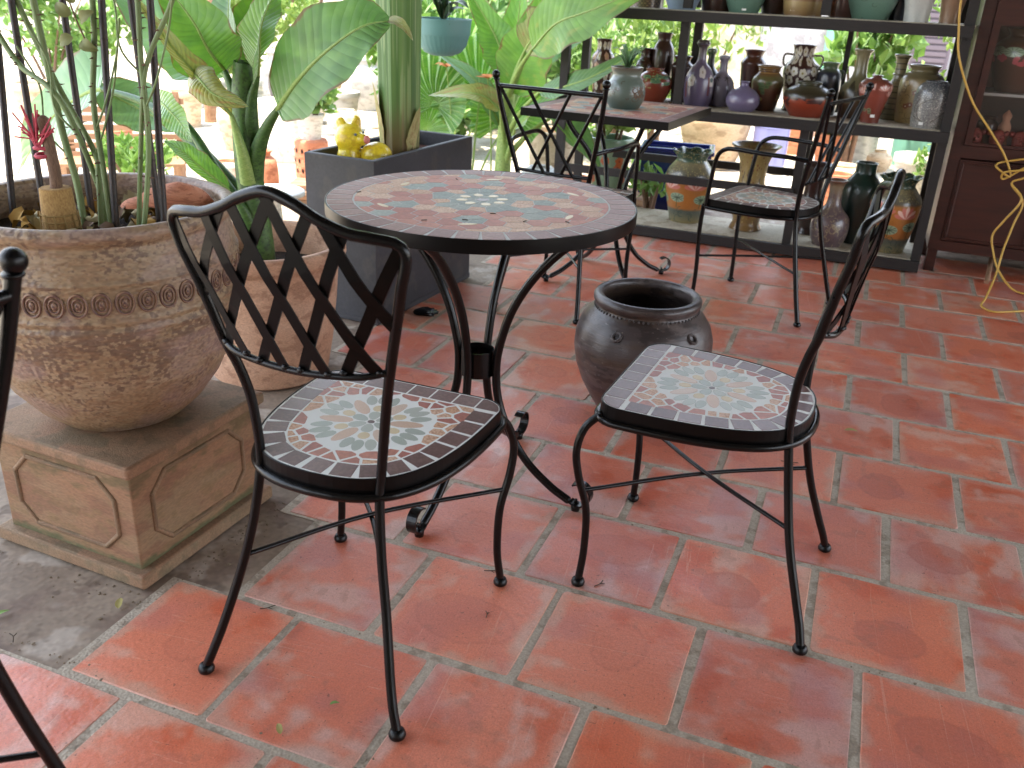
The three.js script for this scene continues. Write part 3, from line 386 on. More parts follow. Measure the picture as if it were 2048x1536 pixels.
// ---------------------------------------------------------------- pedestal, big pot and what grows in it
{
  const t = thing('clay_pedestal', 'square terracotta pedestal with recessed panels under the big glazed pot', 'pedestal', [-1.438, 0, -1.398], -2.5 * D);
  const W = 0.385, H0 = 0.03, H1 = 0.262, jit = (g, a = 0.0016, s = 9) => { const p = g.attributes.position, r = (x, y, z) => vn(x * s + 40, y * s + z * s * 1.7 + 40, 256) - 0.5; for (let i = 0; i < p.count; i++) { const x = p.getX(i), y = p.getY(i), z = p.getZ(i); p.setXYZ(i, x + a * r(x, y, z), y, z + a * r(z, y, x)); } g.computeVertexNormals(); return g; };
  const bodyTex = tex(1024, 512, (x, y) => { const a = fbm(x * 10, y * 4, 10, 5), b = fbm(x * 44 + 2, y * 14, 44, 4), d = fbm(x * 16 + 7, y * 7 + 3, 16, 4), g = vn(x * 240, y * 100, 240); let c = mix3([138, 112, 84], [144, 106, 78], sat((a - 0.3) * 2.4)); c = mix3(c, [126, 90, 68], sst(0.52, 0.68, d) * 0.6); c = mix3(c, [124, 100, 68], sst(0.54, 0.7, b) * 0.5); c = mix3(c, [78, 84, 52], sst(0.10, 0.03, y + (b - 0.5) * 0.16) * 0.75); c = mix3(c, [92, 82, 54], sst(0.80, 0.98, y + (b - 0.5) * 0.5 + (a - 0.5) * 0.3) * 0.55); const k = 0.93 + 0.14 * g; return [c[0] * k, c[1] * k, c[2] * k]; });
  const bg0 = new RoundedBoxGeometry(W, H1 - H0, W, 3, 0.006).translate(0, (H0 + H1) / 2, 0); { const p = bg0.attributes.position, n = bg0.attributes.normal, uv = bg0.attributes.uv; for (let i = 0; i < p.count; i++) { const nx = n.getX(i), nz = n.getZ(i), side = Math.abs(nx) > Math.abs(nz) ? (nx > 0 ? 1 : 3) : (nz > 0 ? 0 : 2), q = [p.getX(i), -p.getZ(i), -p.getX(i), p.getZ(i)][side]; uv.setXY(i, (side + 0.5 + q / W * 0.98) / 4, (p.getY(i) - H0) / (H1 - H0)); } }
  part(t, 'body', bg0, M({ map: bodyTex, roughness: 0.82, bumpMap: potBump, bumpScale: 0.0015 }));
  part(t, 'base_slab', uvBox(new RoundedBoxGeometry(0.432, 0.034, 0.432, 3, 0.008).translate(0, 0.0172, 0)), PEDESTAL);
  part(t, 'top_slab', uvBox(new RoundedBoxGeometry(0.428, 0.03, 0.428, 3, 0.009).translate(0, 0.277, 0)), PEDESTAL);
  for (let k = 0; k < 4; k++) { // raised moulding: octagonal frame on each face
    const x = 0.142, y0 = 0.066, y1 = 0.232, c = 0.042, z = W / 2 + 0.0004, P = [[-x + c, y0], [x - c, y0], [x, y0 + c], [x, y1 - c], [x - c, y1], [-x + c, y1], [-x, y1 - c], [-x, y0 + c]];
    const seg = []; P.forEach((p, i) => { const q = P[(i + 1) % 8]; seg.push(rod([p[0], p[1], z], [q[0], q[1], z], 0.0056, 8)); seg.push(ball(0.0057, p[0], p[1], z, 1, 8, 6)); });
    part(t, 'panel_moulding', uvBox(merge(seg)).rotateY(k * Math.PI / 2), PEDESTAL);
  }
  sh(t);
}
const POT = [-1.437, 0.292, -1.392];
{
  const t = thing('glazed_pot', 'huge brown glazed pot with a band of ring medallions on the pedestal', 'pot', POT);
  const prof = [[0.001, 0.0], [0.10, 0.0], [0.135, 0.008], [0.175, 0.045], [0.215, 0.10], [0.243, 0.16], [0.260, 0.22], [0.2685, 0.268], [0.2725, 0.272], [0.2725, 0.279], [0.2690, 0.283], [0.2690, 0.289], [0.2735, 0.293], [0.2735, 0.300], [0.2695, 0.304], [0.2700, 0.330], [0.2695, 0.362], [0.2735, 0.366], [0.2735, 0.372], [0.2690, 0.376], [0.2640, 0.41], [0.2600, 0.432], [0.2590, 0.437], [0.2640, 0.441], [0.2720, 0.448], [0.2755, 0.457], [0.2735, 0.467], [0.2640, 0.473], [0.2500, 0.471], [0.2440, 0.462], [0.2450, 0.44], [0.2500, 0.40], [0.2520, 0.36], [0.250, 0.3]];
  part(t, 'body', lathe(prof, 128), BIGPOT);
  const med = merge([new THREE.TorusGeometry(0.0182, 0.0027, 8, 26).scale(0.88, 1.16, 1), new THREE.TorusGeometry(0.0110, 0.0022, 8, 20).scale(0.88, 1.16, 1), ball(0.0062, 0, 0, 0, 1, 10, 8).scale(0.9, 1.4, 0.6)]);
  for (let k = 0; k < 42; k++) { const a = k / 42 * 2 * Math.PI, m = part(t, 'medallion', med, MEDAL); m.position.set(0.2705 * Math.sin(a), 0.333, 0.2705 * Math.cos(a)); m.rotation.y = a; }
  const s = lathe([[0.0001, 0.412], [0.1, 0.410], [0.18, 0.405], [0.2475, 0.402]], 64); part(t, 'soil', uvBox(s, 4), SOIL);
  sh(t);
}
const SOILY = POT[1] + 0.407;
{ // black canes
  const rods = [[[-1.604, -1.33], [-1.665, 1.0, -1.42], 'leftmost of the black rusty canes standing in the big pot'], [[-1.545, -1.36], [-1.604, 1.128, -1.42], 'second black cane from the left in the big pot'], [[-1.50, -1.44], [-1.535, 1.131, -1.48], 'thin black cane behind the coir-wrapped stump in the big pot'], [[-1.335, -1.33], [-1.377, 1.138, -1.42], 'thick black cane in the middle of the big pot'], [[-1.30, -1.42], [-1.335, 1.14, -1.45], 'black cane just right of the middle one in the big pot'], [[-1.232, -1.35], [-1.263, 1.143, -1.42], 'rightmost black cane in the big pot beside the clay shards']];
  for (const [b, tp, lb] of rods) { const B = [b[0], SOILY - 0.03, b[1]], k = 1.9; const T2 = [B[0] + (tp[0] - B[0]) * k, B[1] + (tp[1] - B[1]) * k, B[2] + (tp[2] - B[2]) * k]; sh(one('support_cane', lb, 'cane', merge([rod(B, T2, 0.0068, 10), ...[0.2, 0.45, 0.7].map((q) => ball(0.0076, B[0] + (T2[0] - B[0]) * q, B[1] + (T2[1] - B[1]) * q, B[2] + (T2[2] - B[2]) * q, 0.7, 10, 6))]), ROD, [0, 0, 0], 0, 'black canes in the big pot')); }
  // thorny rose stems
  const stems = [[[-1.414, SOILY - 0.02, -1.33], [-1.442, 0.784, -1.36], [-1.483, 0.905, -1.38], [-1.536, 1.131, -1.41], [-1.56, 1.3, -1.42]], [[-1.372, SOILY - 0.02, -1.33], [-1.386, 0.81, -1.36], [-1.408, 0.864, -1.38], [-1.512, 0.986, -1.41], [-1.595, 1.115, -1.43], [-1.66, 1.25, -1.44]], [[-1.34, SOILY - 0.02, -1.33], [-1.37, 0.832, -1.36], [-1.391, 0.96, -1.38], [-1.395, 1.085, -1.41], [-1.39, 1.25, -1.42]], [[-1.275, SOILY - 0.02, -1.33], [-1.253, 0.882, -1.36], [-1.264, 1.041, -1.38], [-1.283, 1.142, -1.41], [-1.29, 1.28, -1.42]], [[-1.31, SOILY - 0.02, -1.36], [-1.262, 0.972, -1.37], [-1.251, 1.051, -1.39], [-1.204, 1.146, -1.41], [-1.17, 1.25, -1.42]], [[-1.40, SOILY - 0.02, -1.38], [-1.40, 0.80, -1.37], [-1.465, 0.956, -1.37], [-1.576, 1.011, -1.39], [-1.66, 1.09, -1.41]]];
  const labs = ['thick green rose stem leaning left at the front of the big pot', 'green rose stem forking left behind the canes in the big pot', 'upright green rose stem in the centre of the big pot', 'pale green rose stem near the right cane in the big pot', 'rose stem leaning right across the right cane in the big pot', 'brownish rose stem bending far left above the big pot'];
  const r = rng(61);
  stems.forEach((P, i) => {
    const t = thing('rose_stem', labs[i], 'plant stem', [0, 0, 0], 0, 'rose stems in the big pot'); const c = new THREE.CatmullRomCurve3(P.map(v3)), rad = [0.0068, 0.0055, 0.0055, 0.005, 0.0045, 0.0055][i];
    part(t, 'stem', tube(P, rad, 60, 8), ROSE);
    const th = []; for (let k = 0; k < 26; k++) { const q = c.getPoint(0.04 + 0.93 * r()), a = r() * 6.28, d = [Math.cos(a), 0.25 - 0.6 * r(), Math.sin(a)]; th.push(rod([q.x + d[0] * rad * 0.7, q.y, q.z + d[2] * rad * 0.7], [q.x + d[0] * (rad + 0.0085), q.y + d[1] * 0.006, q.z + d[2] * (rad + 0.0085)], 0.0021, 5, 0.0003)); }
    part(t, 'thorns', merge(th), TWIG); t.children[1].userData.kind = 'stuff';
    for (let k = 0; k < 1; k++) { const q = c.getPoint(0.35 + 0.25 * k + 0.1 * r()), s = r() < 0.5 ? -1 : 1; part(t, 'side_shoot', tube([[q.x, q.y, q.z], [q.x + s * 0.04, q.y + 0.05, q.z + 0.01], [q.x + s * 0.06, q.y + 0.13, q.z - 0.01], [q.x + s * 0.09, q.y + 0.2, q.z]], 0.002, 16, 6), ROSE); } sh(t);
  });
}
// ---------------------------------------------------------------- leaves
function bladeGeo(P, W, up = [0, 0, 1], fold = 0.25, wave = 0.02, n = 20, m = 8, shape = 0, curl = 0) {
  const c = new THREE.CatmullRomCurve3(P.map(v3)), pos = [], uv = [], idx = [], U = v3(up).normalize();
  for (let i = 0; i <= n; i++) {
    const k = i / n, p = c.getPoint(k), tg = c.getTangent(k), side = tg.clone().cross(U).normalize(), nr = side.clone().cross(tg).normalize();
    const s = shape === 1 ? Math.pow(Math.sin(Math.PI * Math.pow(k, 0.8)), 0.6) : Math.pow(Math.max(0, Math.sin(Math.PI * Math.pow(k, 0.72))), 0.75), hw = W / 2 * s * (1 + 0.05 * Math.sin(k * 23 + W * 60));
    for (let j = 0; j <= m; j++) { const e = j / m * 2 - 1, a = Math.abs(e), q = p.clone().addScaledVector(side, e * hw * Math.cos(fold * 0.8)).addScaledVector(nr, a * hw * Math.sin(fold) + wave * W * a * a * Math.sin(k * 16 + (e > 0 ? 1.3 : 0)) - curl * hw * a * a * a + 0.006 * W * Math.sin(k * 90) * a); pos.push(q.x, q.y, q.z); uv.push(j / m, k); }
  }
  for (let i = 0; i < n; i++) for (let j = 0; j < m; j++) { const a = i * (m + 1) + j; idx.push(a, a + 1, a + m + 1, a + 1, a + m + 2, a + m + 1); }
  const g = new THREE.BufferGeometry(); g.setAttribute('position', new THREE.Float32BufferAttribute(pos, 3)); g.setAttribute('uv', new THREE.Float32BufferAttribute(uv, 2)); g.setIndex(idx); g.computeVertexNormals(); return g;
}
function taper(P, r0, r1, n = 30, rs = 10) { // tapered tube
  const c = new THREE.CatmullRomCurve3(P.map(v3)), fr = c.computeFrenetFrames(n), pos = [], uv = [], idx = [];
  for (let i = 0; i <= n; i++) { const k = i / n, p = c.getPointAt(k), r = r0 + (r1 - r0) * k; for (let j = 0; j <= rs; j++) { const a = j / rs * 2 * Math.PI, q = p.clone().addScaledVector(fr.normals[i], r * Math.cos(a)).addScaledVector(fr.binormals[i], r * Math.sin(a)); pos.push(q.x, q.y, q.z); uv.push(j / rs, k * 2); } }
  for (let i = 0; i < n; i++) for (let j = 0; j < rs; j++) { const a = i * (rs + 1) + j; idx.push(a, a + 1, a + rs + 1, a + 1, a + rs + 2, a + rs + 1); }
  const g = new THREE.BufferGeometry(); g.setAttribute('position', new THREE.Float32BufferAttribute(pos, 3)); g.setAttribute('uv', new THREE.Float32BufferAttribute(uv, 2)); g.setIndex(idx); g.computeVertexNormals(); return g;
}
function leafOn(t, P, W, mat, pet, o = {}) { // blade with its petiole / midrib
  const l = part(t, 'leaf', bladeGeo(P, W, o.up ?? [0.25, 0.3, 0.92], o.fold ?? 0.28, o.wave ?? 0.03, 22, 8, o.shape ?? 0, o.curl ?? 0), mat);
  part(l, 'midrib', taper(P.map(([x, y, z]) => [x, y, z]), o.rib ?? 0.0055, 0.0012, 20, 6).translate(0, -0.0015, 0), STALKL);
  if (pet) part(l, 'petiole', taper(pet, o.pr ?? 0.014, o.rib ?? 0.0065, 20, 8), o.pm ?? STALK);
  return l;
}
// second clay pot with the broad-leaved plant
{
  const c = [-1.69, 0, -2.275], t = thing('clay_pot', 'tall plain terracotta pot behind the lattice back of the left chair', 'pot', c);
  part(t, 'body', lathe([[0.001, 0], [0.175, 0], [0.185, 0.01], [0.205, 0.12], [0.222, 0.26], [0.232, 0.375], [0.236, 0.385], [0.252, 0.392], [0.257, 0.405], [0.255, 0.432], [0.248, 0.44], [0.228, 0.438], [0.222, 0.425], [0.215, 0.36], [0.21, 0.3]], 96), CLAYPOT);
  part(t, 'soil', uvBox(lathe([[0.0001, 0.352], [0.12, 0.348], [0.216, 0.34]], 48), 4), SOIL); sh(t);
  const p = thing('broad_leaf_plant', 'tall broad-leaved plant with big green leaves in the plain terracotta pot', 'plant', [0, 0, 0]);
  part(p, 'trunk', taper([[-1.695, 0.34, -2.27], [-1.703, 0.515, -2.27], [-1.715, 0.62, -2.27], [-1.72, 0.74, -2.27], [-1.715, 0.86, -2.27], [-1.70, 0.96, -2.27]], 0.046, 0.034, 30, 12), STALK);
  leafOn(p, [[-1.563, 0.847, -2.22], [-1.46, 0.935, -2.17], [-1.35, 1.02, -2.15], [-1.25, 1.085, -2.17], [-1.19, 1.10, -2.21]], 0.235, LBLUE, [[-1.71, 0.60, -2.27], [-1.68, 0.70, -2.265], [-1.635, 0.775, -2.25], [-1.563, 0.847, -2.22]], { up: [0.2, 0.45, 0.87], fold: 0.2, pr: 0.034, rib: 0.010 });
  part(p, 'dry_tip', bladeGeo([[-1.20, 1.098, -2.205], [-1.175, 1.097, -2.20], [-1.15, 1.085, -2.20], [-1.125, 1.055, -2.2]], 0.03, [0.2, 0.6, 0.75], 0.6, 0.05, 12, 6), LYELL, 'dried brown curled leaf tip');
  leafOn(p, [[-1.645, 0.93, -2.25], [-1.60, 0.99, -2.2], [-1.565, 1.07, -2.17], [-1.50, 1.17, -2.16]], 0.15, LGREEN, [[-1.705, 0.76, -2.27], [-1.68, 0.86, -2.26], [-1.645, 0.93, -2.25]], { up: [-0.55, 0.1, 0.85], fold: 0.5, pr: 0.03 });
  leafOn(p, [[-1.774, 0.934, -2.27], [-1.785, 0.99, -2.22], [-1.81, 1.06, -2.2], [-1.92, 1.18, -2.2]], 0.21, LGREEN, [[-1.715, 0.78, -2.27], [-1.745, 0.86, -2.27], [-1.774, 0.934, -2.27]], { up: [0.35, 0.25, 0.9], fold: 0.3, pr: 0.03 });
  leafOn(p, [[-1.75, 0.97, -2.3], [-1.80, 1.06, -2.34], [-1.82, 1.15, -2.38], [-1.834, 1.26, -2.4]], 0.15, LBLUE, [[-1.72, 0.85, -2.28], [-1.735, 0.91, -2.29], [-1.75, 0.97, -2.3]], { up: [-0.4, 0.1, 0.9], fold: 0.35 });
  leafOn(p, [[-1.86, 0.90, -2.38], [-1.98, 0.96, -2.42], [-2.14, 1.04, -2.45], [-2.38, 1.15, -2.5]], 0.25, LBLUE, [[-1.72, 0.74, -2.28], [-1.78, 0.83, -2.33], [-1.86, 0.90, -2.38]], { up: [0.4, 0.45, 0.8], fold: 0.25, pr: 0.026 });
  leafOn(p, [[-1.71, 0.82, -2.2], [-1.75, 0.92, -2.13], [-1.80, 0.99, -2.1], [-1.94, 1.14, -2.1]], 0.075, LYELL, [[-1.705, 0.62, -2.25], [-1.70, 0.72, -2.22], [-1.71, 0.82, -2.2]], { up: [0.7, 0.5, 0.5], fold: 0.7, pr: 0.026, pm: STALKL });
  leafOn(p, [[-1.765, 0.935, -2.12], [-1.72, 0.925, -2.09], [-1.67, 0.892, -2.08], [-1.575, 0.865, -2.1]], 0.10, LYELL, null, { up: [0.1, 0.5, 0.86], fold: 0.5, curl: 0.5 });
  leafOn(p, [[-2.472, 0.809, -2.5], [-2.56, 0.79, -2.52], [-2.78, 0.68, -2.55], [-3.06, 0.44, -2.6]], 0.34, LPALE, [[-1.72, 0.53, -2.28], [-1.85, 0.62, -2.31], [-1.994, 0.703, -2.35], [-2.249, 0.785, -2.45], [-2.472, 0.809, -2.5]], { up: [0.3, 0.6, 0.75], fold: 0.12, pr: 0.026, rib: 0.009 });
  leafOn(p, [[-2.56, 0.80, -2.56], [-2.45, 0.75, -2.6], [-2.36, 0.715, -2.61], [-2.25, 0.68, -2.6]], 0.2, LPALE, null, { up: [-0.2, 0.75, 0.6], fold: 0.15 });
  leafOn(p, [[-2.06, 0.83, -2.3], [-1.99, 0.81, -2.26], [-1.93, 0.775, -2.24], [-1.86, 0.73, -2.2]], 0.10, LLIME, [[-1.71, 0.50, -2.25], [-1.82, 0.62, -2.26], [-1.95, 0.75, -2.3], [-2.06, 0.83, -2.3]], { up: [0.3, 0.1, 0.95], fold: 0.35, pr: 0.026 });
  leafOn(p, [[-1.74, 0.60, -2.2], [-1.80, 0.665, -2.16], [-1.85, 0.705, -2.15], [-1.92, 0.735, -2.15]], 0.075, LGREEN, [[-1.705, 0.47, -2.25], [-1.71, 0.54, -2.22], [-1.74, 0.60, -2.2]], { up: [0.6, 0.6, 0.5], fold: 0.6, pr: 0.026 });
  leafOn(p, [[-1.70, 0.95, -2.3], [-1.73, 1.03, -2.36], [-1.75, 1.12, -2.45], [-1.74, 1.25, -2.5]], 0.15, LGREEN, null, { up: [0.3, 0.1, 0.95], fold: 0.3 });
  sh(p);
}
// dark planter with the palm trunk
{
  const t = thing('dark_planter', 'charcoal rectangular planter box holding the striped palm stem', 'planter', [-1.705, 0, -3.17], -4.5 * D);
  const w = 0.30, d = 0.73, H = 0.612, e = 0.022;
  const P = (a, b) => [[-a, -b], [a, -b], [a, b], [-a, b]];
  part(t, 'body', poly(P(w / 2, d / 2), H - 0.02, 0.003, H, [P(w / 2 - e, d / 2 - e).reverse()]).translate(0, 0, 0), PLANTER);
  part(t, 'base', box(w + 0.004, 0.02, d + 0.004, 0, 0.011, 0), PLANTER);
  part(t, 'soil', uvBox(box(w - 2 * e, 0.02, d - 2 * e, 0, 0.545, 0), 4), M({ map: rep(clayTex([96, 60, 52], [120, 76, 66], [60, 46, 40], null, 256, 256), 8, 8), roughness: 1 })); sh(t);
  const p = thing('palm_stem', 'thick striped green palm stem rising from the charcoal planter', 'palm', [-1.672, 0.545, -3.16]);
  const stripe = tex(512, 256, (x, y) => { const s = fbm(x * 24, y * 2, 24, 3), f = vn(x * 120, y * 6, 120); let c = mix3([72, 106, 48], [116, 146, 80], sat((s - 0.3) * 2)); c = mix3(c, [160, 172, 128], sst(0.62, 0.75, f) * 0.5); c = mix3(c, [110, 88, 58], sst(0.16, 0.02, y + (s - 0.5) * 0.15) * 0.85); c = mix3(c, [136, 106, 76], sst(0.66, 0.76, fbm(x * 10 + 4, y * 3, 10, 3)) * 0.5); return c; });
  const g = lathe([[0.001, 0], [0.066, 0], [0.070, 0.03], [0.073, 0.12], [0.076, 0.3], [0.080, 0.55], [0.086, 0.8], [0.08, 1.2], [0.05, 1.5]], 48), q = g.attributes.position; for (let i = 0; i < q.count; i++) { const x = q.getX(i), z = q.getZ(i), a = Math.atan2(z, x), k = 1 + 0.05 * Math.sin(a * 5 + q.getY(i)) + 0.03 * Math.sin(a * 13); q.setX(i, x * k * 1.08); q.setZ(i, z * k * 0.85); } g.computeVertexNormals();
  part(p, 'stem', g, M({ map: stripe, roughness: 0.6 }));
  for (const [a, h0, h1] of [[2.6, 0.05, 0.30], [0.3, 0.02, 0.22]]) { const s = bladeGeo([[0.074 * Math.cos(a), 0, 0.07 * Math.sin(a)], [0.082 * Math.cos(a), h0 + 0.06, 0.08 * Math.sin(a)], [0.088 * Math.cos(a), (h0 + h1) / 2, 0.09 * Math.sin(a)], [0.105 * Math.cos(a), h1, 0.1 * Math.sin(a)]], 0.075, [Math.cos(a), 0, Math.sin(a)], -0.5, 0.0, 14, 6, 1); part(p, 'sheath', s, M({ map: rep(clayTex([150, 150, 96], [176, 160, 112], [140, 108, 76], null, 256, 256), 1, 1), roughness: 0.8, side: THREE.DoubleSide })); }
  for (let k = 0; k < 5; k++) { const s = (k - 2) * 0.35; part(p, 'leaf', bladeGeo([[0.0, 1.35, 0], [Math.sin(s) * 0.4, 1.35 + 0.5 * Math.cos(s), 0.05], [Math.sin(s) * 0.85, 1.35 + 0.95 * Math.cos(s), 0.1], [Math.sin(s) * 1.3, 1.4 + 1.1 * Math.cos(s), 0.25]], 0.24, [0, 0.2, 1], 0.2, 0.03), LGREEN); }
  sh(p);
}
// banana-like plant at the garden edge
const BLOOM = M({ color: new THREE.Color().setRGB(0.62, 0.20, 0.05), roughness: 0.7, side: THREE.DoubleSide });
{
  const p = thing('banana_plant', 'yellow green banana plant beside the square table at the garden edge', 'plant', [0, 0, 0]);
  part(p, 'trunk', taper([[-1.985, -0.05, -5.0], [-1.967, 0.19, -5.0], [-1.961, 0.42, -5.0], [-1.941, 0.67, -5.0]], 0.055, 0.035, 20, 12), STALKL);
  const L = [[[[-1.924, 0.634, -5.0], [-1.85, 0.78, -4.95], [-1.781, 0.93, -4.9], [-1.66, 1.23, -4.9]], 0.33, LLIME, [0.1, 0.15, 0.98], 0.15], [[[-1.822, 0.873, -4.9], [-1.75, 0.96, -4.86], [-1.69, 0.995, -4.84], [-1.53, 0.98, -4.8]], 0.26, LYELL, [0.1, 0.5, 0.86], 0.25], [[[-1.67, 0.90, -4.6], [-1.52, 1.03, -4.5], [-1.33, 1.10, -4.44], [-1.02, 1.23, -4.42]], 0.30, LLIME, [0.0, 0.3, 0.95], 0.1], [[[-1.958, 0.726, -5.0], [-2.0, 0.85, -5.0], [-2.06, 0.96, -5.0], [-2.23, 1.18, -5.0]], 0.22, LGREEN, [0.3, 0.2, 0.93], 0.3], [[[-1.967, 0.719, -5.1], [-1.95, 0.85, -5.1], [-1.947, 0.97, -5.1], [-1.93, 1.25, -5.1]], 0.27, LGREEN, [-0.2, 0.1, 0.97], 0.2], [[[-1.66, 0.68, -4.72], [-1.52, 0.72, -4.66], [-1.353, 0.784, -4.6], [-1.06, 0.955, -4.55]], 0.135, LBLUE, [0.0, 0.6, 0.8], 0.15], [[[-1.992, 0.44, -5.0], [-2.05, 0.6, -4.93], [-2.12, 0.70, -4.9], [-2.35, 0.82, -4.9]], 0.13, LPALE, [0.5, 0.5, 0.7], 0.4], [[[-1.86, 0.45, -4.9], [-1.70, 0.57, -4.8], [-1.56, 0.58, -4.7], [-1.40, 0.42, -4.65]], 0.15, LGREEN, [0.2, 0.7, 0.7], 0.3], [[[-1.62, 0.55, -4.9], [-1.55, 0.50, -4.9], [-1.48, 0.44, -4.9], [-1.34, 0.28, -4.9]], 0.18, LBLUE, [0.3, 0.5, 0.8], 0.2], [[[-1.86, 0.78, -5.2], [-1.78, 0.85, -5.2], [-1.69, 0.90, -5.2], [-1.50, 0.99, -5.2]], 0.16, LBLUE, [0.1, 0.5, 0.85], 0.2], [[[-1.957, 0.544, -4.9], [-2.02, 0.61, -4.85], [-2.1, 0.635, -4.8], [-2.36, 0.60, -4.8]], 0.13, LYELL, [0.2, 0.6, 0.75], 0.35]];
  for (const [P, W, m, up, f] of L) { const a = P[0]; leafOn(p, P, W, m, [[-1.955, Math.max(0.2, a[1] - 0.3), -5.0], [(-1.955 + a[0]) / 2, a[1] - 0.12, (-5 + a[2]) / 2], a], { up, fold: f, pr: 0.02, rib: 0.008, pm: STALKL }); }
  sh(p);
  for (const [lb, c] of [['small orange bloom on the fan palm left of the banana plant', [-2.33, 0.745, -4.98]], ['small orange bloom beside the banana stem', [-2.03, 0.71, -4.88]]]) { const t = thing('orange_bloom', lb, 'flower', c, 0, 'orange blooms by the banana plant'); const rr = rng(Math.round(-c[0] * 100)); part(t, 'stalk', taper([[0, -0.75, -0.1], [0.01, -0.3, -0.05], [0, 0, 0]], 0.006, 0.004, 12, 6), STALKL); for (let k = 0; k < 7; k++) { const a = k * 0.9, u = 0.3 + 0.7 * rr(); part(t, 'petal', bladeGeo([[0, 0, 0], [0.02 * Math.cos(a), 0.012 * u, 0.02 * Math.sin(a)], [0.045 * Math.cos(a), 0.02 * u, 0.045 * Math.sin(a)], [0.07 * Math.cos(a), 0.01, 0.07 * Math.sin(a)]], 0.03, [0, 1, 0.2], 0.3, 0, 8, 4), BLOOM); } sh(t); }
  // two fan palms behind it
  for (const [nm, base, tips, lb] of [['fan_palm', [-2.28, -0.05, -5.25], [[-2.20, 0.78, -5.2, 0.34], [-2.48, 0.68, -5.1, 0.3], [-2.60, 0.5, -5.2, 0.28], [-2.05, 0.62, -5.4, 0.3]], 'green fan palm with pleated leaves left of the banana plant'], ['fan_palm', [-2.75, -0.05, -6.0], [[-2.7, 0.85, -6.0, 0.36], [-2.95, 0.6, -5.9, 0.32], [-2.45, 0.65, -6.1, 0.32]], 'fan palm farther back behind the striped palm stem']]) {
    const t = thing(nm, lb, 'palm', [0, 0, 0], 0, 'fan palms at the garden edge');
    for (const [x, y, z, R] of tips) {
      const c = [x + (base[0] - x) * 0.1, y - R * 0.55, z]; const st = part(t, 'frond', taper([base, [(base[0] + c[0]) / 2, c[1] * 0.55, (base[2] + c[2]) / 2], c], 0.008, 0.005, 14, 6), STALKL);
      const n = 34, pos = [], uv = [], idx = []; for (let i = 0; i <= n; i++) { const a = -2.3 + 4.6 * i / n, rr = R * (0.86 + 0.14 * Math.cos(a)) * (i % 2 ? 1 : 0.94), zz = (i % 2 ? 0.02 : -0.008); pos.push(...c, c[0] + rr * 0.5 * Math.sin(a), c[1] + rr * 0.5 * Math.cos(a), c[2] + zz + 0.05, c[0] + rr * Math.sin(a), c[1] + rr * Math.cos(a), c[2] + zz * 1.5 + 0.10 - 0.05 * Math.cos(a)); uv.push(0.5, 0, 0.3 + (i % 2) * 0.4, 0.5, 0.3 + (i % 2) * 0.4, 1); }
      for (let i = 0; i < n; i++) { const a = i * 3; idx.push(a, a + 1, a + 4, a + 1, a + 2, a + 4, a + 2, a + 5, a + 4); }
      let g = new THREE.BufferGeometry(); g.setAttribute('position', new THREE.Float32BufferAttribute(pos, 3)); g.setAttribute('uv', new THREE.Float32BufferAttribute(uv, 2)); g.setIndex(idx); g = g.toNonIndexed(); g.computeVertexNormals(); part(st, 'fan_leaf', g, LGREEN);
    } sh(t);
  }
}
// ---------------------------------------------------------------- dark jar on the floor
{
  const t = thing('stoneware_jar', 'dark brown round stoneware jar on the floor behind the right chair', 'jar', [-0.515, 0, -2.53]);
  part(t, 'body', lathe([[0.001, 0], [0.115, 0], [0.126, 0.006], [0.150, 0.045], [0.180, 0.10], [0.200, 0.155], [0.2085, 0.205], [0.2065, 0.25], [0.195, 0.288], [0.174, 0.318], [0.156, 0.334], [0.1505, 0.342], [0.1555, 0.349], [0.1605, 0.357], [0.1605, 0.367], [0.155, 0.375], [0.146, 0.379], [0.136, 0.375], [0.131, 0.364], [0.133, 0.345], [0.16, 0.315], [0.19, 0.26], [0.195, 0.2], [0.16, 0.1], [0.1, 0.02], [0.001, 0.015]], 128), JAR);
  for (const a of [0.15, 1.35, 2.9, 4.4]) { const m = part(t, 'lug', new THREE.TorusGeometry(0.0125, 0.0045, 8, 18).scale(1, 1.15, 1), JAR); m.position.set(0.1925 * Math.sin(a - 0.35), 0.2945, 0.1925 * Math.cos(a - 0.35)); m.rotation.set(-0.9, a - 0.35, 0, 'YXZ'); }
  const nick = merge(Array.from({ length: 72 }, (_, k) => { const a = k / 72 * 2 * Math.PI; return ball(0.0036, 0.1545 * Math.sin(a), 0.3355, 0.1545 * Math.cos(a), 1.3, 6, 5); })); part(t, 'beaded_ring', nick, JAR);
  sh(t);
}
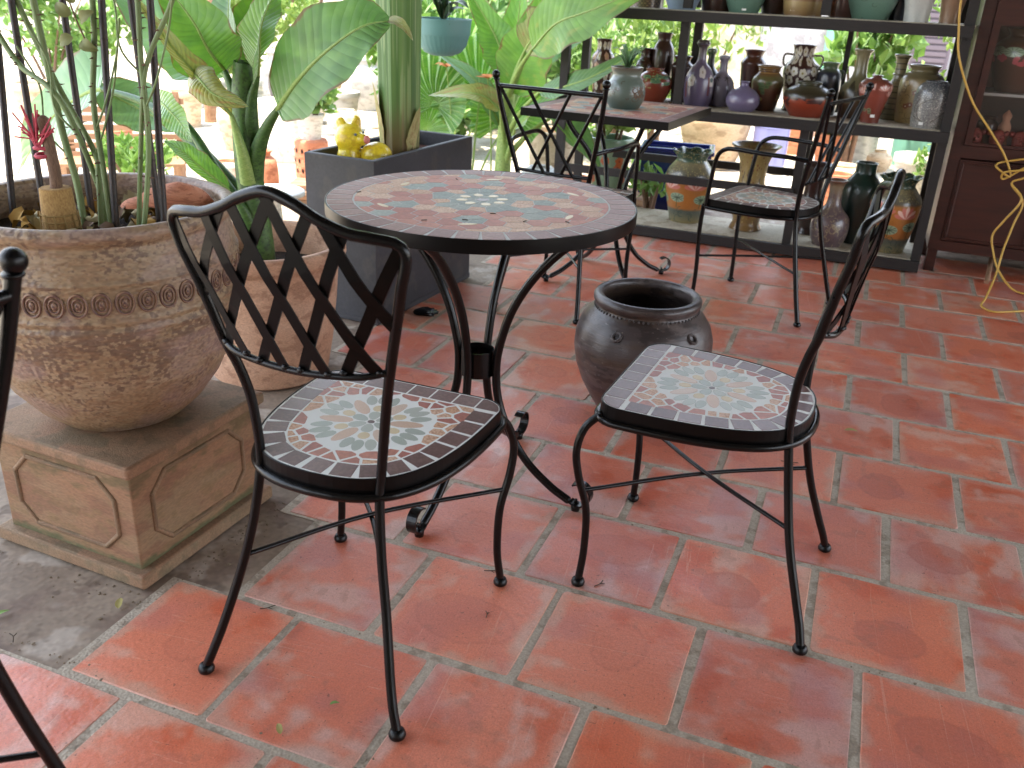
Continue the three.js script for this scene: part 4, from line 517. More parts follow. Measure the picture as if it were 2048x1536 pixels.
// ---------------------------------------------------------------- vases
const PROF = {
  urn: [[0.001, 0], [0.30, 0], [0.33, 0.02], [0.36, 0.10], [0.42, 0.25], [0.49, 0.48], [0.50, 0.62], [0.46, 0.75], [0.38, 0.82], [0.30, 0.87], [0.29, 0.92], [0.35, 1.0], [0.31, 0.98], [0.25, 0.9]],
  bottle: [[0.001, 0], [0.38, 0], [0.42, 0.02], [0.48, 0.12], [0.50, 0.30], [0.46, 0.45], [0.33, 0.58], [0.18, 0.66], [0.14, 0.75], [0.14, 0.88], [0.20, 0.93], [0.20, 0.98], [0.15, 1.0], [0.10, 0.96], [0.09, 0.8]],
  squat: [[0.001, 0], [0.30, 0], [0.36, 0.03], [0.46, 0.18], [0.50, 0.35], [0.46, 0.55], [0.33, 0.70], [0.18, 0.80], [0.12, 0.87], [0.12, 0.96], [0.16, 1.0], [0.11, 0.98], [0.09, 0.9]],
  bowl: [[0.001, 0], [0.30, 0], [0.34, 0.03], [0.46, 0.30], [0.50, 0.52], [0.47, 0.70], [0.34, 0.85], [0.24, 0.92], [0.25, 1.0], [0.21, 0.99], [0.19, 0.9]],
  square: [[0.001, 0], [0.36, 0], [0.38, 0.02], [0.42, 0.3], [0.48, 0.68], [0.50, 0.78], [0.42, 0.84], [0.34, 0.88], [0.34, 0.93], [0.42, 1.0], [0.36, 0.99], [0.28, 0.9]],
  baluster: [[0.001, 0], [0.36, 0], [0.38, 0.03], [0.36, 0.10], [0.42, 0.3], [0.50, 0.55], [0.46, 0.70], [0.30, 0.80], [0.28, 0.88], [0.30, 0.96], [0.33, 1.0], [0.27, 0.98], [0.22, 0.88]],
  meiping: [[0.001, 0], [0.26, 0], [0.28, 0.02], [0.31, 0.2], [0.42, 0.5], [0.50, 0.72], [0.47, 0.84], [0.32, 0.92], [0.14, 0.955], [0.13, 0.975], [0.19, 1.0], [0.13, 0.99], [0.1, 0.96]],
  longneck: [[0.001, 0], [0.36, 0], [0.40, 0.02], [0.48, 0.15], [0.50, 0.32], [0.44, 0.45], [0.28, 0.55], [0.19, 0.65], [0.17, 0.82], [0.20, 0.93], [0.27, 0.98], [0.26, 1.0], [0.2, 0.98], [0.13, 0.85]],
  jar: [[0.001, 0], [0.40, 0], [0.44, 0.02], [0.49, 0.25], [0.50, 0.55], [0.47, 0.76], [0.38, 0.85], [0.30, 0.89], [0.30, 0.94], [0.36, 1.0], [0.31, 0.99], [0.26, 0.9]],
  barrel: [[0.001, 0], [0.42, 0], [0.46, 0.02], [0.49, 0.2], [0.50, 0.6], [0.47, 0.80], [0.38, 0.92], [0.30, 0.97], [0.28, 1.0], [0.24, 0.98], [0.24, 0.9]],
  trumpet: [[0.001, 0], [0.30, 0], [0.33, 0.02], [0.28, 0.10], [0.36, 0.25], [0.40, 0.36], [0.34, 0.48], [0.27, 0.58], [0.29, 0.78], [0.38, 0.92], [0.50, 0.99], [0.49, 1.0], [0.36, 0.93], [0.25, 0.78]],
  tall: [[0.001, 0], [0.34, 0], [0.36, 0.02], [0.40, 0.15], [0.50, 0.55], [0.47, 0.72], [0.34, 0.82], [0.26, 0.88], [0.26, 0.97], [0.28, 1.0], [0.23, 0.99], [0.2, 0.88]],
  flower: [[0.001, 0], [0.30, 0], [0.34, 0.015], [0.38, 0.13], [0.45, 0.35], [0.50, 0.60], [0.48, 0.72], [0.36, 0.83], [0.31, 0.88], [0.33, 0.94], [0.40, 1.0], [0.36, 0.99], [0.26, 0.88]],
  cone: [[0.001, 0], [0.34, 0], [0.36, 0.02], [0.46, 0.84], [0.50, 0.86], [0.50, 0.98], [0.48, 1.0], [0.44, 0.99], [0.42, 0.84], [0.36, 0.5], [0.001, 0.5]],
  widejar: [[0.001, 0], [0.33, 0], [0.38, 0.02], [0.48, 0.2], [0.50, 0.4], [0.46, 0.6], [0.38, 0.74], [0.355, 0.84], [0.40, 0.95], [0.41, 1.0], [0.37, 0.99], [0.31, 0.85]],
  cyl: [[0.001, 0], [0.46, 0], [0.47, 0.02], [0.49, 0.9], [0.50, 0.97], [0.48, 1.0], [0.45, 0.98], [0.44, 0.8], [0.001, 0.78]],
};
function glaze(draw, w = 256, h = 256) { const c = document.createElement('canvas'); c.width = w; c.height = h; const x = c.getContext('2d'); draw(x, w, h); const t = new THREE.CanvasTexture(c); t.colorSpace = THREE.SRGBColorSpace; t.wrapS = THREE.RepeatWrapping; t.repeat.set(2, 1); return t; }
const vr = rng(900);
function bg(x, w, h, stops) { const g = x.createLinearGradient(0, 0, 0, h); stops.forEach(([p, c]) => g.addColorStop(p, c)); x.fillStyle = g; x.fillRect(0, 0, w, h); for (let i = 0; i < 700; i++) { x.fillStyle = vr() < 0.5 ? 'rgba(0,0,0,0.10)' : 'rgba(255,255,255,0.06)'; x.fillRect(vr() * w, vr() * h, 1 + vr() * 3, 1 + vr() * 2); } }
function blossom(x, cx, cy, r, col, mid, n = 5) { x.fillStyle = col; for (let k = 0; k < n; k++) { const a = k / n * 6.283 + cx; x.beginPath(); x.arc(cx + r * 0.55 * Math.cos(a), cy + r * 0.55 * Math.sin(a), r * 0.48, 0, 6.3); x.fill(); } x.fillStyle = mid; x.beginPath(); x.arc(cx, cy, r * 0.25, 0, 6.3); x.fill(); }
function lotus(x, cx, cy, r, c1, c2) { for (let k = 0; k < 7; k++) { const a = -1.57 + (k - 3) * 0.42; x.fillStyle = k % 2 ? c1 : c2; x.beginPath(); x.moveTo(cx, cy); x.quadraticCurveTo(cx + r * Math.cos(a - 0.35), cy + r * Math.sin(a - 0.35), cx + r * 1.1 * Math.cos(a), cy + r * 1.1 * Math.sin(a)); x.quadraticCurveTo(cx + r * Math.cos(a + 0.35), cy + r * Math.sin(a + 0.35), cx, cy); x.fill(); } }
function pad(x, cx, cy, rx, ry, c1, c2) { x.fillStyle = c1; x.beginPath(); x.ellipse(cx, cy, rx, ry, 0, 0, 6.3); x.fill(); x.strokeStyle = c2; x.lineWidth = 2; for (let k = 0; k < 10; k++) { const a = k / 10 * 6.3; x.beginPath(); x.moveTo(cx, cy); x.lineTo(cx + rx * 0.9 * Math.cos(a), cy + ry * 0.9 * Math.sin(a)); x.stroke(); } }
const speck = (x, w, h, n, col, r0, r1) => { x.fillStyle = col; for (let i = 0; i < n; i++) { x.beginPath(); x.arc(vr() * w, vr() * h, r0 + vr() * (r1 - r0), 0, 6.3); x.fill(); } };
const scroll = (x, w, h, y0, y1, n, col, lw = 2) => { x.strokeStyle = col; x.lineWidth = lw; for (let i = 0; i < n; i++) { const cx = vr() * w, cy = y0 + vr() * (y1 - y0), r = 4 + vr() * 12; x.beginPath(); x.arc(cx, cy, r, vr() * 6, vr() * 6 + 3.6); x.stroke(); } };
const flat = (c) => (x, w, h) => bg(x, w, h, [[0, c], [1, c]]);
const two = (a, b, k = 0.5) => (x, w, h) => bg(x, w, h, [[0, a], [k - 0.05, a], [k + 0.05, b], [1, b]]);
const G = {
  brownfloral: (x, w, h) => { bg(x, w, h, [[0, '#3a1d14'], [1, '#4a2416']]); for (let i = 0; i < 25; i++) blossom(x, (i % 5 + 0.5 + 0.5 * (Math.floor(i / 5) % 2) + 0.4 * (vr() - 0.5)) * w / 5, (Math.floor(i / 5) + 0.6) * h / 5.6, 19, ['#d6cfc0', '#c8bfb0', '#b98f78'][i % 3], '#b59a50'); },
  darkbrown: flat('#35190f'), darkbrown2: (x, w, h) => { bg(x, w, h, [[0, '#3a2018'], [1, '#2a140e']]); scroll(x, w, h, 0, h, 26, '#5a3020'); },
  redgrape: (x, w, h) => { bg(x, w, h, [[0, '#8a3a22'], [1, '#7a2c1a']]); for (let i = 0; i < 8; i++) pad(x, vr() * w, h * (0.18 + 0.3 * vr()), 26, 14, '#6f9a76', '#40604a'); speck(x, w, h * 0.55, 50, '#9fb07a', 3, 6); },
  purple: (x, w, h) => { bg(x, w, h, [[0, '#4c4440'], [0.3, '#6d6078'], [1, '#5d5270']]); for (let k = 0; k < 4; k++) { blossom(x, 30 + k * 64, 120 + (k % 2) * 34, 24, '#d6cec8', '#a98'); }; x.fillStyle = '#6a3434'; x.fillRect(66, 140, 12, 70); x.fillRect(186, 160, 12, 60); pad(x, 96, 150, 16, 9, '#5a7a62', '#345'); },
  palm: (x, w, h) => { bg(x, w, h, [[0, '#8d8794'], [1, '#6b6374']]); for (const cx of [50, 140, 220]) { x.strokeStyle = '#2c2626'; x.lineWidth = 6; x.beginPath(); x.moveTo(cx, 225); x.quadraticCurveTo(cx + 12, 160, cx + 4, 110); x.stroke(); x.lineWidth = 4; for (let k = 0; k < 8; k++) { const a = k * 0.8; x.beginPath(); x.moveTo(cx + 4, 110); x.lineTo(cx + 4 + 28 * Math.cos(a), 110 + 20 * Math.sin(a)); x.stroke(); } } },
  violet: flat('#6f6582'),
  brownrelief: (x, w, h) => { bg(x, w, h, [[0, '#4a2415'], [1, '#3c1c10']]); scroll(x, w, h, 0, h, 40, '#62341f', 3); },
  browngreen: (x, w, h) => { bg(x, w, h, [[0, '#8a6a3c'], [0.18, '#6a4a28'], [0.25, '#5d5a34'], [0.6, '#5a3420'], [1, '#3f2012']]); for (let i = 0; i < 8; i++) pad(x, vr() * w, 90 + vr() * 60, 18, 12, '#54683c', '#39482a'); for (let i = 0; i < 5; i++) blossom(x, vr() * w, 150 + vr() * 50, 12, '#9a7a56', '#5b3'); x.fillStyle = '#b08a50'; for (const y of [14, 26, 38]) x.fillRect(0, y, w, 3); },
  whiteflower: (x, w, h) => { bg(x, w, h, [[0, '#3b1c14'], [1, '#2e1610']]); for (let i = 0; i < 36; i++) blossom(x, (i % 6 + 0.5 + 0.5 * (Math.floor(i / 6) % 2) + 0.4 * (vr() - 0.5)) * w / 6, (Math.floor(i / 6) + 0.6 + 0.4 * (vr() - 0.5)) * h / 6.6, 19, '#c9c4b4', '#8e8140'); },
  redsquat: (x, w, h) => { bg(x, w, h, [[0, '#3a3a24'], [0.42, '#30281c'], [0.48, '#8e3a22'], [1, '#7c2e1c']]); for (let i = 0; i < 9; i++) { x.fillStyle = '#3a1c1a'; x.beginPath(); x.ellipse(vr() * w, 110 + vr() * 60, 8, 24, vr() * 3, 0, 6.3); x.fill(); } },
  navy: (x, w, h) => { bg(x, w, h, [[0, '#5a6a4a'], [0.14, '#4a5a44'], [0.2, '#1c2030'], [1, '#14141c']]); scroll(x, w, h, 50, h, 20, '#2b3148'); },
  olive: (x, w, h) => { bg(x, w, h, [[0, '#8a8464'], [0.5, '#6e6a4c'], [0.8, '#54402c'], [1, '#3c2c20']]); for (let i = 0; i < 10; i++) pad(x, vr() * w, 130 + vr() * 60, 14, 22, '#3d3a28', '#2a2418'); },
  redwhite: (x, w, h) => { bg(x, w, h, [[0, '#6a3a2c'], [0.4, '#8a4436'], [1, '#6a2c1e']]); for (let i = 0; i < 6; i++) lotus(x, vr() * w, 70 + vr() * 40, 34, '#d3b0a4', '#b87a6e'); for (let i = 0; i < 5; i++) pad(x, vr() * w, 150 + vr() * 50, 16, 9, '#8d9474', '#4a4a30'); },
  groove: (x, w, h) => { bg(x, w, h, [[0, '#8c8462'], [1, '#5d553c']]); for (let y = 10; y < h; y += 22) { x.fillStyle = '#3f3a28'; x.fillRect(0, y, w, 5); } },
  beige: (x, w, h) => { bg(x, w, h, [[0, '#7d7450'], [0.2, '#6a6044'], [0.28, '#a08a5c'], [1, '#8a744a']]); scroll(x, w, h, 60, h, 50, '#5e5030'); for (let i = 0; i < 6; i++) blossom(x, vr() * w, 90 + vr() * 120, 12, '#7c4c34', '#ccb'); },
  speckle: (x, w, h) => { bg(x, w, h, [[0, '#4e5258'], [0.25, '#6a6c6c'], [1, '#8d8a84']]); speck(x, w, h, 900, '#d0cbbf', 0.8, 2); speck(x, w, h, 700, '#34343a', 0.8, 2.2); x.strokeStyle = '#4a4236'; x.lineWidth = 4; for (let k = 0; k < 4; k++) { x.beginPath(); x.moveTo(vr() * w, 220); x.quadraticCurveTo(vr() * w, 150, vr() * w, 90); x.stroke(); } },
  lotusvase: (x, w, h) => { bg(x, w, h, [[0, '#2c4a3a'], [0.12, '#3a5444'], [0.16, '#8a8060'], [0.32, '#5a5648'], [0.36, '#b07434'], [0.78, '#a8682c'], [0.82, '#4e5650'], [1, '#8a7a50']]); speck(x, w, 80, 300, '#a89a6a', 1, 2.5); for (const [cx, cy] of [[40, 130], [120, 118], [200, 132]]) lotus(x, cx, cy, 40, '#e8c0b0', '#cc7868'); for (const [cx, cy] of [[70, 165], [150, 172], [230, 160]]) { pad(x, cx, cy, 32, 17, '#8fa488', '#2c3f32'); x.strokeStyle = '#3b4a2a'; x.lineWidth = 3; x.beginPath(); x.moveTo(cx, cy); x.lineTo(cx - 4, 198); x.stroke(); } scroll(x, w, h, 205, h, 30, '#37473c'); },
  trumpet: (x, w, h) => { bg(x, w, h, [[0, '#5a4a28'], [0.06, '#9a8550'], [0.5, '#a58f58'], [1, '#7a5a30']]); speck(x, w, h, 90, '#7c4030', 2, 4); speck(x, w, h, 120, '#c8b478', 1, 3); x.strokeStyle = '#4a4236'; x.lineWidth = 4; for (let k = 0; k < 6; k++) { const a = vr() * w, b = 30 + vr() * 190; x.beginPath(); x.moveTo(a, b); x.lineTo(a + 26 * (vr() - 0.3), b + 22); x.stroke(); } },
  swirl: (x, w, h) => { bg(x, w, h, [[0, '#6a4434'], [0.1, '#8a7c60'], [0.3, '#6c5a58'], [1, '#5a4a4c']]); scroll(x, w, h, 60, h, 90, '#a59a72', 2); scroll(x, w, h, 60, h, 50, '#463a44', 2); },
  deepgreen: (x, w, h) => { bg(x, w, h, [[0, '#1c3a30'], [1, '#0c1c1a']]); },
  greygreen: (x, w, h) => { bg(x, w, h, [[0, '#5a4a3c'], [0.12, '#6a7468'], [0.6, '#5e6c63'], [1, '#47544c']]); scroll(x, w, h, 90, 210, 34, '#4c3a2c', 3); },
  paleblue: flat('#8fa0b4'), celadon: (x, w, h) => { bg(x, w, h, [[0, '#6f9080'], [1, '#5c7c6c']]); scroll(x, w, h, 0, h, 16, '#49604f'); },
  basket: (x, w, h) => { bg(x, w, h, [[0, '#5a4634'], [1, '#4a3626']]); x.fillStyle = '#7d6548'; for (let j = 0; j < h; j += 12) for (let i = (j / 12 % 2) * 12; i < w; i += 24) x.fillRect(i, j, 12, 8); },
  redpattern: (x, w, h) => { bg(x, w, h, [[0, '#6e4638'], [0.75, '#7c4a3c'], [0.8, '#a08a5c'], [1, '#7c5e38']]); for (let i = 0; i < 6; i++) lotus(x, vr() * w, 60 + vr() * 80, 26, '#b04a3a', '#d09080'); },
  whiterelief: (x, w, h) => { bg(x, w, h, [[0, '#c9cac4'], [1, '#b8bab4']]); for (let i = 0; i < 7; i++) { x.fillStyle = '#6a3c2a'; x.beginPath(); x.ellipse(vr() * w, 70 + vr() * 90, 6, 18, vr() * 3, 0, 6.3); x.fill(); } },
  tanvase: flat('#9a7a60'), greenflower: (x, w, h) => { bg(x, w, h, [[0, '#5e7c62'], [0.2, '#7d9a82'], [1, '#6a7a5c']]); for (let i = 0; i < 7; i++) blossom(x, vr() * w, 70 + vr() * 120, 20, '#b0542c', '#7a2c1a'); },
  grape: (x, w, h) => { bg(x, w, h, [[0, '#50301a'], [1, '#3a1e10']]); for (let i = 0; i < 5; i++) { const cx = i * 52 + 10; pad(x, cx, 90, 30, 20, '#8fa486', '#4e5f48'); x.fillStyle = '#a8404a'; for (let k = 0; k < 8; k++) { x.beginPath(); x.arc(cx + 24 + (vr() - 0.5) * 30, 122 + (vr() - 0.5) * 36, 8, 0, 6.3); x.fill(); } } },
};
const mats = {}; const glz = (k, rough = 0.18) => mats[k] ??= MP({ color: 0xf4f4f4, map: glaze(G[k]), roughness: rough + 0.15, clearcoat: 0.6, clearcoatRoughness: 0.18 });
const SHELFG = { 1: 'ceramics on the middle shelf', 0: 'ceramics on the lowest shelf', 2: 'ceramics on the top shelf' };
function vase(label, prof, key, u, y, v, w, h, o = {}) {
  const t = thing(o.name ?? 'ceramic_vase', label, o.cat ?? 'vase', [u, y, v], o.turn ?? (u * 7 + v * 3), o.group);
  let g = lathe(PROF[prof].map(([r, q]) => [r * w, q * h]), o.seg ?? 48, o.smooth ?? 40);
  if (o.wavy) { const p = g.attributes.position; for (let i = 0; i < p.count; i++) { const q = p.getY(i) / h; if (q > 0.86) { const a = Math.atan2(p.getZ(i), p.getX(i)), k = 1 + 0.09 * Math.sin(a * 8) * (q - 0.86) / 0.14; p.setX(i, p.getX(i) * k); p.setZ(i, p.getZ(i) * k); p.setY(i, p.getY(i) + 0.012 * h * Math.cos(a * 8) * (q - 0.86) / 0.14); } } g.computeVertexNormals(); }
  part(t, 'body', g, o.mat ?? glz(key)); 
  if (o.neck) for (const s of o.neck) part(t, 'collar_ring', new THREE.TorusGeometry(s[0] * w, s[2] ?? 0.004, 8, 28).rotateX(Math.PI / 2).translate(0, s[1] * h, 0), o.mat ?? glz(key));
  if (o.handles) for (const s of [-1, 1]) part(t, 'handle', tube([[s * 0.3 * w, 0.85 * h, 0], [s * 0.52 * w, 0.84 * h, 0], [s * 0.52 * w, 0.70 * h, 0], [s * 0.4 * w, 0.66 * h, 0]], 0.006, 16, 6), glz(key));
  if (o.tag) { const a = o.tag, m = part(t, 'price_tag', box(0.020, 0.013, 0.0012), M({ color: 0xe4e2dc, roughness: 0.7 }), 'small white price sticker'); m.position.set(o.tagR * w * Math.sin(a), o.tagY * h, o.tagR * w * Math.cos(a)); m.rotation.y = a; }
  t.rotation.y = o.turn ?? 0; return sh(t);
}
// ---------------------------------------------------------------- iron display shelves
const SH = { v: -4.65, d: 0.40, y: [0.06, 0.668, 1.118] };
{
  const t = thing('display_shelf', 'dark iron shelving unit with grey boards full of ceramics', 'shelf', [0, 0, 0]);
  const us = [0.335, -0.275, -0.91, -1.51], vb = SH.v - SH.d + 0.02;
  for (const [u, a, b] of [[us[0], 0, 1.95], [us[3], 0, 1.95], [us[1], 0.008, 0.618], [us[1], 1.1285, 1.57], [us[2], 0.6785, 1.068], [us[2], 1.1285, 1.57]]) for (const v of [SH.v - 0.02, vb]) part(t, 'post', box(0.042, b - a, 0.04, u, (a + b) / 2, v), IRON);
  const L = 1.845, c = -0.5875;
  for (const y of [...SH.y, 1.62]) {
    part(t, 'front_rail', box(L + 0.04, 0.048, 0.03, c, y - 0.026, SH.v + 0.0165), IRON); part(t, 'back_rail', box(L + 0.04, 0.045, 0.03, c, y - 0.028, vb - 0.0365), IRON);
    part(t, 'shelf_board', uvBox(box(L + 0.05, 0.016, SH.d - 0.005, c, y - 0.006, SH.v - SH.d / 2 + 0.002), 1), BOARD);
  }
  part(t, 'cross_bar', box(1.23, 0.04, 0.02, -0.895, 0.318, SH.v + 0.012), IRON); part(t, 'cross_bar', box(1.23, 0.04, 0.02, -0.895, 0.345, vb - 0.032), IRON);
  part(t, 'cross_bar', box(0.025, 1.1, 0.02, -0.16, 0.6, vb - 0.035), IRON);
  sh(t);
  const Y1 = SH.y[1] + 0.0025, Y0 = SH.y[0] + 0.0025, Y2 = SH.y[2] + 0.0025, g1 = { group: SHELFG[1] };
  const A = (l, p, k, u, v, w, h, o = {}) => vase(l, p, k, u, Y1, v, w, h, { ...g1, ...o });
  A('brown vase with cream blossoms at the left end of the middle shelf', 'baluster', 'brownfloral', -1.375, -4.90, 0.13, 0.285);
  A('slim dark brown vase behind the red pot with grape leaves', 'baluster', 'darkbrown', -1.16, -4.97, 0.105, 0.25);
  A('tall dark brown vase behind the red pot, against the back rail', 'urn', 'darkbrown2', -1.075, -4.99, 0.12, 0.33);
  A('red round pot with green grape leaves behind the square table', 'bowl', 'redgrape', -1.075, -4.835, 0.185, 0.162);
  A('dark vase half hidden behind the iron post, left of the purple bottle', 'square', 'darkbrown', -0.955, -4.935, 0.115, 0.225);
  A('purple bottle vase with white flowers and a stopper', 'bottle', 'purple', -0.835, -4.80, 0.15, 0.315, { neck: [[0.19, 0.95, 0.006]] });
  A('grey mauve bottle painted with dark palm trees', 'bottle', 'palm', -0.735, -4.885, 0.135, 0.245);
  A('dark bottle behind the purple bottle vase', 'bottle', 'navy', -0.815, -4.965, 0.125, 0.27);
  A('small squat violet vase with a thin neck at the shelf front', 'squat', 'violet', -0.60, -4.745, 0.165, 0.140, { smooth: 60 });
  A('tall dark brown square-shouldered vase behind the violet vase', 'square', 'brownrelief', -0.60, -4.97, 0.125, 0.275);
  A('brown and green vase with ringed neck right of the violet vase', 'flower', 'browngreen', -0.505, -4.86, 0.155, 0.212, { neck: [[0.32, 0.9], [0.33, 0.94]] });
  A('tall brown vase covered with white blossoms', 'baluster', 'whiteflower', -0.36, -4.955, 0.175, 0.315, { handles: true });
  A('wide rust red pot with dark shoulder at the shelf front', 'bowl', 'redsquat', -0.295, -4.775, 0.235, 0.158);
  A('dark blue vase with green rim and small handles behind the rust red pot', 'jar', 'navy', -0.22, -4.93, 0.12, 0.242, { handles: true });
  A('olive long-necked vase with flared lip', 'longneck', 'olive', -0.08, -4.88, 0.165, 0.315);
  A('rust vase with white carved petals and a price sticker', 'meiping', 'redwhite', 0.003, -4.735, 0.15, 0.212, { tag: 0.2, tagR: 0.325, tagY: 0.16 });
  A('dull grooved bottle vase with wide lip', 'longneck', 'groove', 0.10, -4.94, 0.15, 0.300, { neck: [[0.2, 0.7], [0.2, 0.6], [0.3, 0.53]] });
  A('large beige carved jar with flared neck', 'jar', 'beige', 0.205, -4.89, 0.205, 0.26);
  A('grey speckled barrel jar with price sticker at the right end', 'barrel', 'speckle', 0.262, -4.745, 0.168, 0.205, { tag: -0.45, tagR: 0.485, tagY: 0.10 });
  const B = (l, p, k, u, v, w, h, o = {}) => vase(l, p, k, u, Y0, v, w, h, { group: SHELFG[0], ...o });
  B('orange urn with painted lotus and wavy green lip on the low shelf', 'flower', 'lotusvase', -0.835, -4.87, 0.255, 0.372, { wavy: true });
  B('yellow speckled trumpet vase behind the far armchair', 'trumpet', 'trumpet', -0.51, -4.855, 0.25, 0.435);
  B('dark flared vase behind the middle iron post', 'trumpet', 'darkbrown2', -0.20, -4.93, 0.17, 0.36);
  B('mauve vase with pale swirls on the low shelf', 'longneck', 'swirl', -0.085, -4.74, 0.185, 0.325, { smooth: 50 });
  B('very dark green tall vase on the low shelf', 'tall', 'deepgreen', 0.035, -4.87, 0.195, 0.40);
  B('large orange lotus jar with green neck at the right end of the low shelf', 'flower', 'lotusvase', 0.20, -4.785, 0.235, 0.366, { wavy: true, turn: 1.2 });
  const C = (l, p, k, u, v, w, h, o = {}) => vase(l, p, k, u, Y2, v, w, h, { group: SHELFG[2], ...o });
  C('brown woven pattern pot at the left of the top shelf', 'cyl', 'basket', -1.145, -4.82, 0.17, 0.2); C('pale blue pot on the top shelf', 'bowl', 'paleblue', -0.96, -4.77, 0.20, 0.24); C('dark brown vase right of the pale blue pot', 'jar', 'darkbrown', -0.80, -4.84, 0.17, 0.28);
  C('green jar with price sticker on the top shelf', 'bowl', 'celadon', -0.66, -4.78, 0.21, 0.24, { tag: 0.15, tagR: 0.36, tagY: 0.07 }); C('dark carved vase right of the green jar on top', 'urn', 'darkbrown2', -0.53, -4.86, 0.17, 0.3); C('red flowered vase with gilt foot on the top shelf', 'jar', 'redpattern', -0.385, -4.79, 0.20, 0.3, { tag: -0.5, tagR: 0.45, tagY: 0.09 });
  C('brown jar right of the upper iron post', 'jar', 'brownrelief', -0.20, -4.84, 0.16, 0.28); C('sea green round jar on the top shelf', 'bowl', 'celadon', -0.085, -4.80, 0.24, 0.25, { turn: 2 }); C('dark slim vase beside the white relief vase', 'tall', 'navy', 0.035, -4.87, 0.12, 0.3);
  C('white vase with brown relief on the top shelf', 'meiping', 'whiterelief', 0.115, -4.75, 0.19, 0.32); C('tan vase at the right end of the top shelf', 'meiping', 'tanvase', 0.255, -4.78, 0.15, 0.3);
  // vase with a small plant on the square table
  const tv = vase('grey green vase with brown relief and a small plant on the square table', 'widejar', 'greygreen', -0.965, 0.7455, -3.815, 0.165, 0.162, { turn: 0.6 });
  for (let q = 0; q < 5; q++) { const a0 = 0.25 + q * 0.09, P = []; for (let k = 0; k < 6; k++) { const y = 0.03 + k * 0.016 + q * 0.002, R = 0.0835 - 9 * Math.pow(y - 0.062, 2), a = a0 + 0.25 * Math.sin(k * 1.7 + q * 2); P.push([R * Math.sin(a), y, R * Math.cos(a)]); } part(tv, 'relief_twig', tube(P, 0.0024, 24, 6), TWIG); }
  const r = rng(8); for (let k = 0; k < 12; k++) { const a = r() * 6.28, h = 0.05 + r() * 0.06, s = 0.03 + r() * 0.04; part(tv, 'leaf', bladeGeo([[0, 0.14, 0], [s * 0.5 * Math.cos(a), 0.14 + h * 0.7, s * 0.5 * Math.sin(a)], [s * Math.cos(a), 0.14 + h, s * Math.sin(a)], [s * 1.5 * Math.cos(a), 0.14 + h * 0.95, s * 1.5 * Math.sin(a)]], 0.022, [0, 1, 0.2], 0.3, 0, 8, 4), LPALE); } sh(tv);
}
